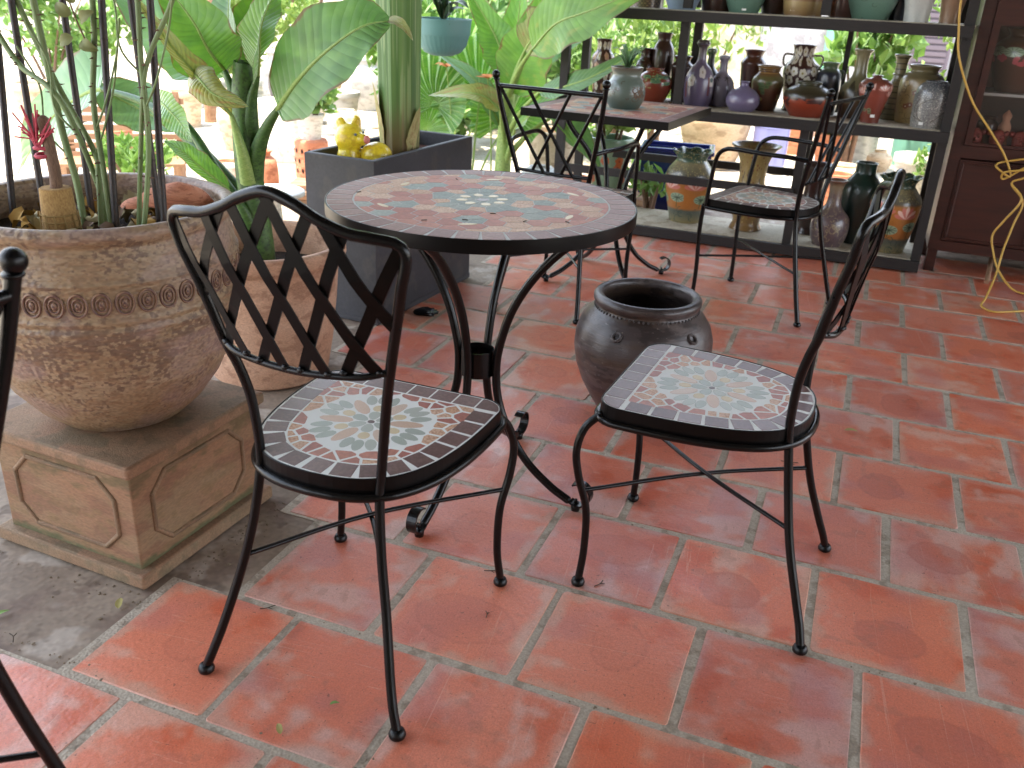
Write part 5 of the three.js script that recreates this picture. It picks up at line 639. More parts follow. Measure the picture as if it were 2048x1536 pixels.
// ---------------------------------------------------------------- glazed cabinet at the right
{
  const t = thing('wooden_cabinet', 'dark mahogany glass-fronted cabinet standing at the right of the shelves', 'cabinet', [0, 0, 0]);
  const u0 = 0.378, u1 = 1.30, f = -4.70, b = -5.12, y0 = 0.115, ym = 0.60, y1 = 1.95, e = 0.025;
  const P = (n, g, m = MAHOG) => part(t, n, uvBox(g, 1), m);
  P('side_panel', box(e, y1 - y0, f - b - 0.03, u0 + e / 2, (y0 + y1) / 2, (f + b) / 2 - 0.015)); P('side_panel', box(e, y1 - y0, f - b - 0.03, u1 - e / 2, (y0 + y1) / 2, (f + b) / 2 - 0.015)); P('back_panel', box(u1 - u0 - 2 * e, y1 - y0, 0.015, (u0 + u1) / 2, (y0 + y1) / 2, b + 0.01));
  for (const y of [y0 + 0.012, ym - 0.03, y1 - 0.012]) P('shelf', box(u1 - u0 - 2 * e - 0.002, 0.024, f - b - 0.06, (u0 + u1) / 2, y, (f + b) / 2 - 0.01));
  P('glass_shelf', box(u1 - u0 - 2 * e - 0.004, 0.012, f - b - 0.08, (u0 + u1) / 2, 0.835, (f + b) / 2 - 0.01), M({ color: 0x9a9590, roughness: 0.5 }));
  P('face_stile', box(0.05, y1 - y0, 0.028, u0 + 0.025, (y0 + y1) / 2, f - 0.014)); P('face_stile', box(0.05, y1 - y0, 0.028, u1 - 0.025, (y0 + y1) / 2, f - 0.014)); P('face_rail', box(u1 - u0 - 0.1, 0.055, 0.028, (u0 + u1) / 2, ym - 0.02, f - 0.014)); P('face_rail', box(u1 - u0 - 0.1, 0.05, 0.028, (u0 + u1) / 2, y0 + 0.02, f - 0.014)); P('face_rail', box(u1 - u0 - 0.1, 0.1, 0.028, (u0 + u1) / 2, y1 - 0.05, f - 0.014));
  const mid = 0.80;
  for (const [a, c] of [[u0 + 0.052, mid - 0.004], [mid + 0.004, u1 - 0.052]]) {
    const w = c - a, x = (a + c) / 2, yy = ym + 0.012, yt = 1.155, d = P('glass_door', merge([box(0.03, yt - yy, 0.022, a + 0.015, (yy + yt) / 2, f + 0.0005), box(0.03, yt - yy, 0.022, c - 0.015, (yy + yt) / 2, f + 0.0005), box(w - 0.06, 0.012, 0.022, x, yy + 0.006, f + 0.0005), box(w - 0.06, 0.03, 0.022, x, yt - 0.015, f + 0.0005)]));
    part(d, 'pane', box(w - 0.062, yt - yy - 0.044, 0.003, x, (yy + 0.012 + yt - 0.03) / 2, f - 0.004), GLASS);
    P('upper_panel', box(w, y1 - 0.11 - yt, 0.02, x, (yt + y1 - 0.11) / 2, f - 0.002));
    const l0 = y0 + 0.05, l1 = ym - 0.055, dd = P('lower_door', box(w, l1 - l0, 0.018, x, (l0 + l1) / 2, f - 0.005));
    part(dd, 'moulding', uvBox(merge([box(w - 0.02, 0.010, 0.012, x, l1 - 0.012, f + 0.0095, 0.003), box(w - 0.02, 0.010, 0.012, x, l0 + 0.012, f + 0.0095, 0.003), box(0.010, l1 - l0 - 0.036, 0.012, a + 0.015, (l0 + l1) / 2, f + 0.0095, 0.003), box(0.010, l1 - l0 - 0.036, 0.012, c - 0.015, (l0 + l1) / 2, f + 0.0095, 0.003)])), MAHOG);
  }
  for (const [x, z] of [[u0 + 0.03, f - 0.05], [u1 - 0.03, f - 0.05], [u0 + 0.03, b + 0.05], [u1 - 0.03, b + 0.05]]) P('leg', box(0.045, y0, 0.045, x, y0 / 2, z));
  part(t, 'brace', rod([0.66, 0.006, -4.62], [0.70, 0.11, -4.95], 0.012, 6), OLDWOOD);
  sh(t);
  vase('brown jar painted with pink grapes behind the cabinet glass', 'urn', 'grape', 0.60, 0.8425, -4.86, 0.26, 0.27, { name: 'ceramic_jar', cat: 'jar' });
  vase('small dark jar behind the cabinet glass on the lower shelf', 'jar', 'darkbrown', 0.53, 0.5835, -4.92, 0.10, 0.14, { name: 'ceramic_jar', cat: 'jar' });
  const RED = M({ color: 0x7a2a20, roughness: 0.6 });
  const spots = [[0.475, -4.80, 'leftmost red clay mask behind the cabinet glass'], [0.57, -4.80, 'second red clay mask from the left behind the cabinet glass'], [0.665, -4.80, 'third red clay mask from the left behind the cabinet glass'], [0.76, -4.80, 'red clay mask right of the yellow cord behind the cabinet glass']];
  for (const [x, z, l] of spots) { const m = thing('clay_mask', l, 'figurine', [x, 0.5828, z], 0.1, 'red masks in the cabinet'); m.scale.setScalar(1.4); part(m, 'head', merge([ball(0.024, 0, 0.04, 0, 1.25), box(0.046, 0.012, 0.03, 0, 0.0062, 0, 0.003), ball(0.007, -0.01, 0.048, 0.021), ball(0.007, 0.01, 0.048, 0.021), ball(0.006, 0, 0.036, 0.025), box(0.024, 0.006, 0.012, 0, 0.022, 0.02, 0.002)]), RED); part(m, 'ears', merge([ball(0.009, -0.026, 0.058, 0), ball(0.009, 0.026, 0.058, 0)]), RED); sh(m); }
  const pk = thing('clay_figurine', 'small peach clay figurine behind the cabinet glass above the masks', 'figurine', [0.60, 0.5828, -4.88]); part(pk, 'body', lathe([[0.001, 0], [0.03, 0], [0.022, 0.05], [0.028, 0.10], [0.016, 0.13], [0.02, 0.155], [0.001, 0.18]], 20, 24), M({ color: 0xc08a6c, roughness: 0.7 })); sh(pk);
}
// yellow cord
{
  const C = [[0.262, 1.45, -4.56], [0.272, 1.22, -4.56], [0.29, 1.10, -4.56], [0.318, 0.985, -4.56], [0.41, 0.815, -4.6], [0.51, 0.697, -4.62], [0.60, 0.588, -4.64], [0.645, 0.50, -4.64], [0.60, 0.52, -4.63], [0.575, 0.545, -4.64], [0.63, 0.565, -4.66], [0.74, 0.585, -4.66], [0.69, 0.54, -4.65], [0.62, 0.485, -4.64], [0.61, 0.515, -4.62], [0.66, 0.53, -4.62], [0.76, 0.54, -4.64], [0.70, 0.50, -4.63], [0.655, 0.47, -4.63], [0.715, 0.40, -4.60], [0.70, 0.30, -4.58], [0.675, 0.20, -4.5], [0.66, 0.10, -4.42], [0.625, 0.03, -4.28], [0.607, 0.007, -4.215], [0.645, 0.006, -4.15], [0.72, 0.006, -4.19], [0.82, 0.006, -4.26]];
  const D2 = [[0.655, 0.47, -4.625], [0.705, 0.41, -4.59], [0.66, 0.31, -4.59], [0.63, 0.235, -4.6], [0.65, 0.16, -4.58], [0.685, 0.09, -4.53], [0.76, 0.02, -4.5], [0.86, 0.007, -4.5]];
  sh(one('yellow_cord', 'yellow electric cord hanging knotted in front of the cabinet', 'cord', merge([tube(C, 0.0046, 260, 8), tube(D2, 0.0046, 90, 8)]), M({ color: new THREE.Color().setRGB(0.55, 0.33, 0.06), roughness: 0.5 })));
}
// hanging pot
{
  const t = thing('hanging_pot', 'blue green hanging pot with fluted base beside the palm stem', 'hanging pot', [-1.705, 0.915, -3.6]);
  const g = lathe([[0.001, 0], [0.045, 0.0], [0.075, 0.012], [0.098, 0.04], [0.110, 0.078], [0.114, 0.082], [0.1155, 0.10], [0.119, 0.138], [0.121, 0.142], [0.118, 0.144], [0.112, 0.14], [0.108, 0.09]], 96), p = g.attributes.position; for (let i = 0; i < p.count; i++) { const y = p.getY(i); if (y > 0.01 && y < 0.078) { const a = Math.atan2(p.getZ(i), p.getX(i)), k = 1 + 0.018 * Math.sin(a * 32) * Math.sin(Math.PI * y / 0.08); p.setX(i, p.getX(i) * k); p.setZ(i, p.getZ(i) * k); } } g.computeVertexNormals();
  part(t, 'bowl', g, M({ color: new THREE.Color().setRGB(0.12, 0.27, 0.26), roughness: 0.5 })); part(t, 'soil', lathe([[0.001, 0.122], [0.11, 0.118]], 32), SOIL);
  for (let k = 0; k < 3; k++) { const a = k * 2.094 + 0.9; part(t, 'hanger_wire', rod([0.117 * Math.cos(a), 0.125, 0.117 * Math.sin(a)], [0.01 * Math.cos(a), 1.1, 0.01 * Math.sin(a)], 0.0016, 6), STALK); }
  part(t, 'hanger_wire', rod([0, 1.09, 0], [0, 1.96, 0], 0.0016, 6), STALK);
  const r = rng(14); for (let k = 0; k < 16; k++) { const a = r() * 6.28, s = 0.05 + r() * 0.1, h = 0.04 + r() * 0.12; part(t, 'leaf', bladeGeo([[0, 0.13, 0], [s * 0.5 * Math.cos(a), 0.13 + h, s * 0.5 * Math.sin(a)], [s * Math.cos(a), 0.13 + h * 1.1, s * Math.sin(a)], [s * 1.4 * Math.cos(a), 0.13 + h * 0.8, s * 1.4 * Math.sin(a)]], 0.045, [0, 1, 0.2], 0.2, 0, 8, 4), LDARK); }
  sh(t);
}
// yellow ceramic pig lying on the planter rim
{
  const t = thing('pig_figurine', 'yellow ceramic pig figurine sitting in the corner of the charcoal planter', 'figurine', [-1.738, 0.556, -2.955], 0.15); t.scale.set(1.06, 1.15, 1.06);
  const E = (c, r) => (p) => { const x = (p[0] - c[0]) / r[0], y = (p[1] - c[1]) / r[1], z = (p[2] - c[2]) / r[2], L = Math.hypot(x, y, z); return (L - 1) * Math.min(...r); };
  const parts = [E([0.062, 0.036, -0.012], [0.055, 0.042, 0.05]), E([-0.03, 0.088, 0.01], [0.05, 0.046, 0.048]), E([-0.032, 0.03, 0.012], [0.04, 0.04, 0.04]), E([0.022, 0.088, 0.024], [0.022, 0.019, 0.020]), E([-0.058, 0.135, 0.015], [0.016, 0.017, 0.010]), E([-0.010, 0.140, -0.008], [0.015, 0.017, 0.010]), E([0.085, 0.012, 0.035], [0.02, 0.018, 0.018]), E([0.02, 0.012, 0.045], [0.022, 0.016, 0.018])];
  const R = 46, S = 0.16, cx = [0.02, 0.07, 0.0], mc = new MarchingCubes(R, new THREE.MeshBasicMaterial(), false, false, 60000); mc.isolation = 0;
  for (let k = 0; k < R; k++) for (let j = 0; j < R; j++) for (let i = 0; i < R; i++) { const p = [cx[0] + (i / R * 2 - 1) * S, cx[1] + (j / R * 2 - 1) * S, cx[2] + (k / R * 2 - 1) * S]; let s = 0; for (const f of parts) s += Math.exp(-f(p) / 0.0035); mc.field[i + j * R + k * R * R] = 0.0035 * Math.log(Math.max(s, 1e-30)); }
  mc.update(); const n = mc.count, g = new THREE.BufferGeometry(), q = new Float32Array(n * 3); for (let i = 0; i < n * 3; i++) q[i] = mc.positionArray[i] * S + cx[i % 3]; g.setAttribute('position', new THREE.BufferAttribute(q, 3)); let g2 = mergeVertices(g, 1e-5); g2.computeVertexNormals(); uvBox(g2, 4);
  part(t, 'body', g2, MP({ map: clayTex([226, 196, 40], [232, 206, 60], [200, 160, 40], null, 256, 256), roughness: 0.35, clearcoat: 0.6, clearcoatRoughness: 0.15 }));
  part(t, 'snout', ball(0.0125, 0.041, 0.089, 0.028, 1.1).scale(1, 1, 1), M({ color: 0xd07a70, roughness: 0.4 })); for (const [x, y, z] of [[0.008, 0.104, 0.044], [0.014, 0.104, -0.014]]) part(t, 'eye', ball(0.0048, x, y, z), M({ color: 0x5a6470, roughness: 0.3 }));
  sh(t);
}
{ // leaf spray at the top of a rose stem
  const t = thing('rose_leaves', 'small spray of yellowing rose leaves high above the big pot', 'leaves', [-1.425, 1.10, -1.40]); part(t, 'stalk', tube([[0.03, -0.06, 0], [0.01, -0.01, 0.005], [-0.02, 0.06, 0]], 0.0016, 12, 6), TWIG);
  for (const [x, y, a] of [[-0.02, 0.01, 2.6], [0.03, 0.0, 0.5], [-0.03, -0.03, 3.5], [0.02, -0.035, -0.4], [0.0, 0.03, 1.5], [-0.035, 0.045, 2.4]]) part(t, 'leaf', bladeGeo([[x * 0.4, y, 0.002], [x * 0.4 + 0.012 * Math.cos(a), y + 0.012 * Math.sin(a), 0.008], [x * 0.4 + 0.026 * Math.cos(a), y + 0.026 * Math.sin(a), 0.008], [x * 0.4 + 0.04 * Math.cos(a), y + 0.04 * Math.sin(a), 0]], 0.024, [0.2, 0.3, 0.9], 0.25, 0.03, 10, 6), M({ color: new THREE.Color().setRGB(0.16, 0.17, 0.05), roughness: 0.7, side: THREE.DoubleSide })); sh(t);
}
// dry leaves, shards and the coir stump in the big pot
{
  const t = thing('coir_stump', 'stump wrapped in brown coir netting inside the big pot', 'stump', [-1.415, SOILY + 0.008, -1.28], 0.1);
  const coir = tex(256, 256, (x, y) => { const a = Math.abs(Math.sin(y * 160)), b = vn(x * 90, y * 30, 90); return mix3([120, 92, 54], [186, 150, 96], sat(a * 0.6 + b * 0.5)); });
  part(t, 'wrap', lathe([[0.001, 0], [0.034, 0], [0.031, 0.05], [0.0285, 0.10], [0.026, 0.102], [0.001, 0.1]], 24), M({ map: rep(coir, 1, 1), roughness: 1 }));
  const net = []; for (let k = 0; k < 12; k++) { const a = k / 12 * 6.283; net.push(rod([0.0365 * Math.cos(a), 0.0, 0.0365 * Math.sin(a)], [0.034 * Math.cos(a + 0.1), 0.055, 0.034 * Math.sin(a + 0.1)], 0.0014, 5)); } for (const y of [0.012, 0.026, 0.040, 0.053]) net.push(new THREE.TorusGeometry(0.0355 - y * 0.04, 0.0014, 5, 24).rotateX(Math.PI / 2).translate(0, y, 0)); part(t, 'netting', merge(net), M({ color: 0x9a8050, roughness: 1 }));
  part(t, 'cut_stub', merge([tube([[0.0, 0.08, 0], [-0.004, 0.13, -0.01], [-0.02, 0.22, -0.02]], 0.011, 14, 8)]), TWIG);
  const PINK = M({ color: new THREE.Color().setRGB(0.48, 0.06, 0.09), roughness: 0.7 }), rb = []; const r = rng(4); for (let k = 0; k < 26; k++) { const a = r() * 6.28, s = 0.02 + r() * 0.035; rb.push(rod([-0.03, 0.165 + r() * 0.03, -0.005], [-0.03 + s * Math.cos(a), 0.185 + s * Math.abs(Math.sin(a)) + 0.02 * r(), -0.005 + 0.03 * (r() - 0.5)], 0.0016, 5)); } rb.push(new THREE.TorusGeometry(0.013, 0.004, 6, 16).rotateX(1.4).translate(-0.025, 0.17, -0.012), new THREE.TorusGeometry(0.0125, 0.004, 6, 16).rotateX(1.7).translate(-0.024, 0.158, -0.01)); part(t, 'pink_ribbon', merge(rb), PINK, 'torn pink plastic ribbon tied round the stub'); sh(t);
  const shard = (lb, pos, s, rot) => { const g = new THREE.SphereGeometry(1, 24, 12, 0, 6.283, 0, 1.25), p = g.attributes.position; for (let i = 0; i < p.count; i++) { const k = 1 + 0.25 * (vn(p.getX(i) * 2 + 9 + s * 90, p.getZ(i) * 2 + 9, 256) - 0.5); p.setXYZ(i, p.getX(i) * s * k * 1.25, p.getY(i) * s * k * 0.8, p.getZ(i) * s * k); } g.computeVertexNormals(); const m = one('clay_shard', lb, 'shard', g, M({ map: CLAY.map, roughness: 0.9, side: THREE.DoubleSide }), pos, 0, 'clay shards in the big pot'); m.rotation.set(...rot); sh(m); };
  shard('large curved clay shard at the right of the big pot', [-1.345, SOILY + 0.03, -1.525], 0.066, [0.15, 0.4, -0.2]); shard('smaller clay shard behind the middle cane in the big pot', [-1.42, SOILY + 0.012, -1.52], 0.048, [-0.4, 1.2, 0.3]); shard('clay shard lying between the middle canes in the big pot', [-1.315, SOILY - 0.008, -1.35], 0.03, [0.5, 0, 0.4]);
  const dry = [M({ color: new THREE.Color().setRGB(0.42, 0.24, 0.05), roughness: 0.9, side: THREE.DoubleSide }), M({ color: new THREE.Color().setRGB(0.36, 0.30, 0.16), roughness: 0.9, side: THREE.DoubleSide }), M({ color: new THREE.Color().setRGB(0.16, 0.10, 0.06), roughness: 0.9, side: THREE.DoubleSide })];
  const L = thing('dry_leaves', 'curled dry yellow and brown leaves on the soil of the big pot', 'leaf litter', [0, 0, 0]); L.userData.kind = 'stuff';
  for (let c = 0; c < 3; c++) { const gs = []; for (let k = 0; k < 26; k++) { const a = r() * 6.28, R = 0.2 * Math.sqrt(r()), x = POT[0] + 0.03 + R * Math.cos(a), z = POT[2] + R * Math.sin(a), b = r() * 6.28, s = 0.025 + r() * 0.025; gs.push(bladeGeo([[x, SOILY + 0.004, z], [x + s * 0.4 * Math.cos(b), SOILY + 0.012 + 0.02 * r(), z + s * 0.4 * Math.sin(b)], [x + s * 0.8 * Math.cos(b), SOILY + 0.014 + 0.02 * r(), z + s * 0.8 * Math.sin(b)], [x + s * 1.2 * Math.cos(b), SOILY + 0.006, z + s * 1.2 * Math.sin(b)]], s * 0.9, [0, 1, 0], 0.5, 0.1, 6, 4)); } part(L, 'dry_leaf', merge(gs), dry[c]); L.children[c].userData.kind = 'stuff'; } sh(L);
}
// litter on the patio
{
  const rr = rng(77), ST = M({ color: new THREE.Color().setRGB(0.20, 0.15, 0.10), roughness: 1 }), cr = []; const pt = (x, z, s, y) => { const g = new THREE.IcosahedronGeometry(s, 0); g.scale(0.7 + rr() * 0.8, 0.45 + 0.4 * rr(), 0.7 + rr() * 0.8); g.rotateY(rr() * 6); g.translate(x, y, z); cr.push(g); };
  for (let i = 0; i < 120; i++) { const k = rr(); pt(-1.9 + k * 1.35, -0.945 + (rr() + rr() - 1) * 0.022 - 0.01, 0.001 + rr() * rr() * 0.0032, -0.0012); }
  for (let i = 0; i < 45; i++) { const k = rr(); pt(-1.64 + k * 0.42, -1.165 + rr() * rr() * 0.12, 0.001 + rr() * rr() * 0.004, -0.0025); }
  for (let i = 0; i < 120; i++) { const k = rr(); pt(-1.2 + rr() * rr() * 0.12, -1.6 + k * 0.42, 0.001 + rr() * rr() * 0.0035, -0.0022); }
  for (let i = 0; i < 120; i++) pt(-1.1 + rr() * 1.6, [-1.242, -1.557, -1.872, -2.187][i % 4] + (rr() - 0.5) * 0.014, 0.0008 + rr() * rr() * 0.0022, -0.0012);
  const m = one('dirt_crumbs', 'crumbs of dirt and mortar scattered along the joints and the pedestal', 'dirt', merge(cr), ST); m.userData.kind = 'stuff'; sh(m);
  const scrap = new THREE.SphereGeometry(0.06, 20, 12), sp = scrap.attributes.position; for (let i = 0; i < sp.count; i++) { const x = sp.getX(i), y = sp.getY(i), z = sp.getZ(i), k = 0.7 + 0.7 * vn(x * 40 + 50, z * 40 + y * 30 + 50, 256); sp.setXYZ(i, x * k * 1.2, Math.max(-0.0105, y * k * 0.3), z * k); } scrap.computeVertexNormals();
  sh(one('plastic_scrap', 'crumpled black plastic scrap on the tiles by the charcoal planter', 'plastic scrap', scrap, BLACK, [-1.475, 0.0085, -3.0], 0.4)).scale.set(0.62, 0.62, 0.62);
  const GREEN = M({ color: new THREE.Color().setRGB(0.16, 0.26, 0.06), roughness: 0.8, side: THREE.DoubleSide }), DRY = M({ color: new THREE.Color().setRGB(0.06, 0.04, 0.025), roughness: 0.9 }), YEL = M({ color: new THREE.Color().setRGB(0.35, 0.30, 0.10), roughness: 0.8, side: THREE.DoubleSide });
  const lf = (lb, x, z, a, s, m, y = 0.002) => sh(one('fallen_leaf', lb, 'leaf', bladeGeo([[-s / 2, 0.0015, 0], [-s / 6, 0.004, 0], [s / 6, 0.005, 0.001], [s / 2, 0.002, 0]], s * 0.42, [0, 1, 0], 0.3, 0, 8, 4), m, [x, y, z], a, 'fallen leaves on the patio'));
  lf('tiny green leaf bit on the tile left of the near chair leg', -0.70, -1.055, 0.6, 0.018, GREEN); lf('small dry leaf on the tile at the bottom of the photo', -0.756, -0.965, 2.4, 0.026, YEL); lf('small pale green leaf on the concrete by the pedestal', -1.435, -1.0, 1.2, 0.03, GREEN, 0.001); lf('green leaf on the tiles right of the dark jar', 0.125, -2.655 + 0.0, 0.2, 0.04, YEL); lf('brown leaf at the foot of the clay pedestal', -1.25, -1.12, 2.2, 0.035, YEL, 0.0012);
  const tw = (lb, x, z, a, s, y = 0.0012) => sh(one('twig', lb, 'twig', merge([tube([[-s / 2, 0.001, 0], [0, 0.002, s * 0.12], [s / 2, 0.001, 0.0]], 0.0011, 8, 5), rod([0, 0.0015, s * 0.1], [s * 0.25, 0.0015, s * 0.35], 0.0008, 5)]), DRY, [x, y, z], a, 'twigs on the patio'));
  tw('dark twig on the tile in front of the round table foot', -0.60, -1.545, 0.5, 0.028); tw('dark curled twig on the tile right of the right chair seat', -0.03, -2.37, 0.2, 0.045); tw('short twig in the mortar joint at the left', -0.97, -1.235, 0.8, 0.03); tw('thin twig between the chair feet', -0.365, -1.60, 1.2, 0.03); tw('twig on the concrete in the lower left corner', -1.36, -0.955, 2.6, 0.03, 0.001); tw('small twig on the tile under the left chair', -0.55, -1.40, 2.0, 0.02);
  const bt = merge([[0.04, 0.20], [-0.27, 0.08], [-0.14, -0.17], [0.07, 0.12], [0.16, 0.14], [0.245, 0.11], [-0.03, 0.25]].map(([x, z], i) => rod([x, 0.7462, z], [x + 0.012 * Math.cos(i * 2), 0.7466, z + 0.012 * Math.sin(i * 2)], 0.0011, 5))); const c = one('table_litter', 'crumbs of dry stems lying on the round mosaic table', 'litter', bt, DRY, [-0.79, 0, -1.888]); c.userData.kind = 'stuff';
}
// ---------------------------------------------------------------- garden behind
{
  const GY = -0.07;
  const WH = M({ map: clayTex([206, 200, 190], [222, 216, 206], [176, 166, 152], null, 256, 256), roughness: 0.8 }), BEIGE = M({ map: clayTex([190, 168, 140], [206, 186, 158], [150, 126, 100], null, 256, 256), roughness: 0.85 }), BLUE = MP({ color: new THREE.Color().setRGB(0.012, 0.022, 0.16), roughness: 0.25, clearcoat: 0.7 }), LAV = MP({ color: new THREE.Color().setRGB(0.24, 0.26, 0.55), roughness: 0.3, clearcoat: 0.6 }), TEAL = M({ color: new THREE.Color().setRGB(0.18, 0.42, 0.34), roughness: 0.6 }), GREYC = M({ map: clayTex([168, 166, 160], [190, 186, 180], [140, 136, 130], null, 256, 256), roughness: 0.85 });
  const pot = (lb, p, mat, u, v, w, h, o = {}) => vase(lb, p, null, u, GY + (o.y ?? 0), v, w, h, { name: o.name ?? 'garden_pot', cat: 'pot', mat, group: 'pots in the garden', seg: 32, ...o });
  // left part, seen between the canes and the planter
  const st = thing('lattice_stool', 'pierced terracotta garden stool left of the charcoal planter', 'stool', [-3.45, GY, -5.25]);
  part(st, 'body', lathe([[0.001, 0], [0.10, 0], [0.112, 0.02], [0.112, 0.25], [0.10, 0.27], [0.001, 0.27]], 40), CLAY); for (let j = 0; j < 3; j++) for (let k = 0; k < 14; k++) { const a = (k + (j & 1) * 0.5) / 14 * 6.283, m = part(st, 'pierced_hole', new THREE.CircleGeometry(0.014, 6).scale(0.8, 1.2, 1), M({ color: 0x2a1408, roughness: 1 })); m.position.set(0.1135 * Math.sin(a), 0.07 + j * 0.065, 0.1135 * Math.cos(a)); m.rotation.y = a; } sh(st);
  pot('white fluted pot standing on the pierced stool', 'cone', WH, -3.45, -5.25, 0.19, 0.16, { y: 0.27 });
  pot('milky glass-like white urn behind the broad leaf plant', 'barrel', WH, -4.0, -5.8, 0.24, 0.32, { y: 0.12 }); const bl = one('concrete_block', 'low concrete block carrying the white urn', 'block', uvBox(box(0.42, 0.12, 0.3, 0, 0.06, 0, 0.008), 2), GREYC, [-3.98, GY, -5.75], 0.3); sh(bl);
  pot('brown egg-shaped jar beyond the yellow pig', 'barrel', BEIGE, -3.9, -6.45, 0.24, 0.30); pot('small clay saucer pot near the pierced stool', 'cone', CLAY, -3.0, -4.9, 0.14, 0.1); pot('grey bowl on the ground near the charcoal planter', 'bowl', GREYC, -2.75, -4.55, 0.26, 0.12);
  const wt = thing('round_garden_table', 'low white round garden table behind the lattice chair back', 'table', [-2.85, GY, -3.95]); part(wt, 'tabletop', lathe([[0.001, 0.20], [0.16, 0.2], [0.17, 0.205], [0.17, 0.222], [0.16, 0.228], [0.001, 0.228]], 48), WH); part(wt, 'pedestal', lathe([[0.001, 0], [0.1, 0], [0.05, 0.03], [0.04, 0.2], [0.001, 0.2]], 24), WH); sh(wt);
  const be = thing('slat_bench', 'weathered wooden slat bench in the garden behind the big pot', 'bench', [-4.35, GY, -4.5], 0.6); for (let k = 0; k < 7; k++) part(be, 'slat', box(0.75, 0.035, 0.02, 0, 0.16 + k * 0.055, -0.12 - k * 0.006), OLDWOOD); for (let k = 0; k < 5; k++) part(be, 'slat', box(0.75, 0.02, 0.05, 0, 0.14, -0.09 + k * 0.058), OLDWOOD); for (const s of [-1, 1]) { part(be, 'leg', box(0.04, 0.13, 0.3, s * 0.33, 0.065, 0.02), OLDWOOD); part(be, 'back_post', box(0.04, 0.5, 0.025, s * 0.33, 0.3, -0.15), OLDWOOD); } sh(be);
  const ps = [['leaning wooden post behind the black canes', [-4.7, GY, -6.2], [-4.4, 1.7, -6.3]], ['weathered wooden post far behind the rose stems', [-5.6, GY, -6.9], [-5.5, 1.8, -7]]]; for (const [l, a, b] of ps) sh(one('garden_post', l, 'post', uvBox(rod(a, b, 0.055, 8, 0.05), 1), OLDWOOD));
  const many = [['white cylinder pot in the garden left of the slat bench', 'cyl', WH, -5.3, -5.2, 0.3, 0.32], ['beige pot in the garden above the slat bench', 'cone', BEIGE, -5.6, -6.6, 0.3, 0.3], ['pale garden pot between bench and broad leaf plant', 'urn', BEIGE, -4.55, -5.9, 0.28, 0.4], ['white bowl pot behind the broad leaf plant', 'bowl', WH, -4.9, -7.4, 0.4, 0.3], ['grey pot beyond the white urn', 'cone', GREYC, -4.4, -7.2, 0.34, 0.34], ['grey garden urn far behind the planter', 'urn', GREYC, -4.9, -8.6, 0.4, 0.5], ['pale jar far behind the pierced stool', 'jar', BEIGE, -5.4, -8.0, 0.36, 0.5], ['light clay pot near the left picture edge', 'cone', BEIGE, -6.2, -5.6, 0.4, 0.4], ['white planter bowl far left in the garden', 'bowl', WH, -7.0, -7.0, 0.5, 0.35], ['white garden pot behind the rose stems', 'cone', WH, -6.4, -7.6, 0.4, 0.4]];
  many.push(['squat clay bowl right of the slat bench', 'bowl', CLAY, -3.75, -4.75, 0.26, 0.17], ['small white cylinder pot right of the slat bench', 'cyl', WH, -3.55, -4.5, 0.15, 0.2], ['grey stone trough bowl behind the pierced stool', 'bowl', GREYC, -3.75, -5.95, 0.36, 0.2], ['clay jar half hidden by the broad leaf trunk', 'jar', CLAY, -3.35, -4.55, 0.2, 0.3], ['brown egg pot lying behind the yellow pig', 'barrel', BEIGE, -3.35, -6.0, 0.26, 0.26], ['rust clay pot under the slat bench end', 'cone', CLAY, -4.75, -4.85, 0.24, 0.26], ['grey glazed pot far behind the canes', 'jar', GREYC, -6.0, -8.6, 0.4, 0.5], ['dark stone urn far behind the canes', 'urn', M({ color: new THREE.Color().setRGB(0.10, 0.09, 0.09), roughness: 0.8 }), -5.2, -7.6, 0.4, 0.55], ['pale clay urn beyond the dark stone urn', 'urn', BEIGE, -5.9, -9.3, 0.5, 0.6], ['white pot in front of the dark stone urn', 'cone', WH, -4.9, -6.9, 0.3, 0.26]);
  for (const [l, p, m, u, v, w, h] of many) pot(l, p, m, u, v, w, h);
  const stack = thing('board_stack', 'stack of weathered boards on the ground beside the pierced stool', 'boards', [-2.95, GY, -4.75], 0.35); for (let k = 0; k < 4; k++) part(stack, 'board', uvBox(box(0.7 - k * 0.03, 0.022, 0.22, (k % 2) * 0.03, 0.012 + k * 0.03, (k % 3) * 0.02), 1), OLDWOOD); sh(stack);
  // right part, seen through the shelves
  const bp = thing('blue_planter', 'cobalt blue rectangular planter behind the low shelf', 'planter', [-1.02, GY, -5.42], 0.15); part(bp, 'body', poly([[-0.2, -0.13], [0.2, -0.13], [0.2, 0.13], [-0.2, 0.13]], 0.42, 0.006, 0.42, [[[-0.18, -0.11], [-0.18, 0.11], [0.18, 0.11], [0.18, -0.11]]]), BLUE); part(bp, 'rim', merge([box(0.43, 0.03, 0.035, 0, 0.425, 0.13, 0.008), box(0.43, 0.03, 0.035, 0, 0.425, -0.13, 0.008), box(0.035, 0.03, 0.224, 0.197, 0.425, 0, 0.008), box(0.035, 0.03, 0.224, -0.197, 0.425, 0, 0.008)]), BLUE); sh(bp);
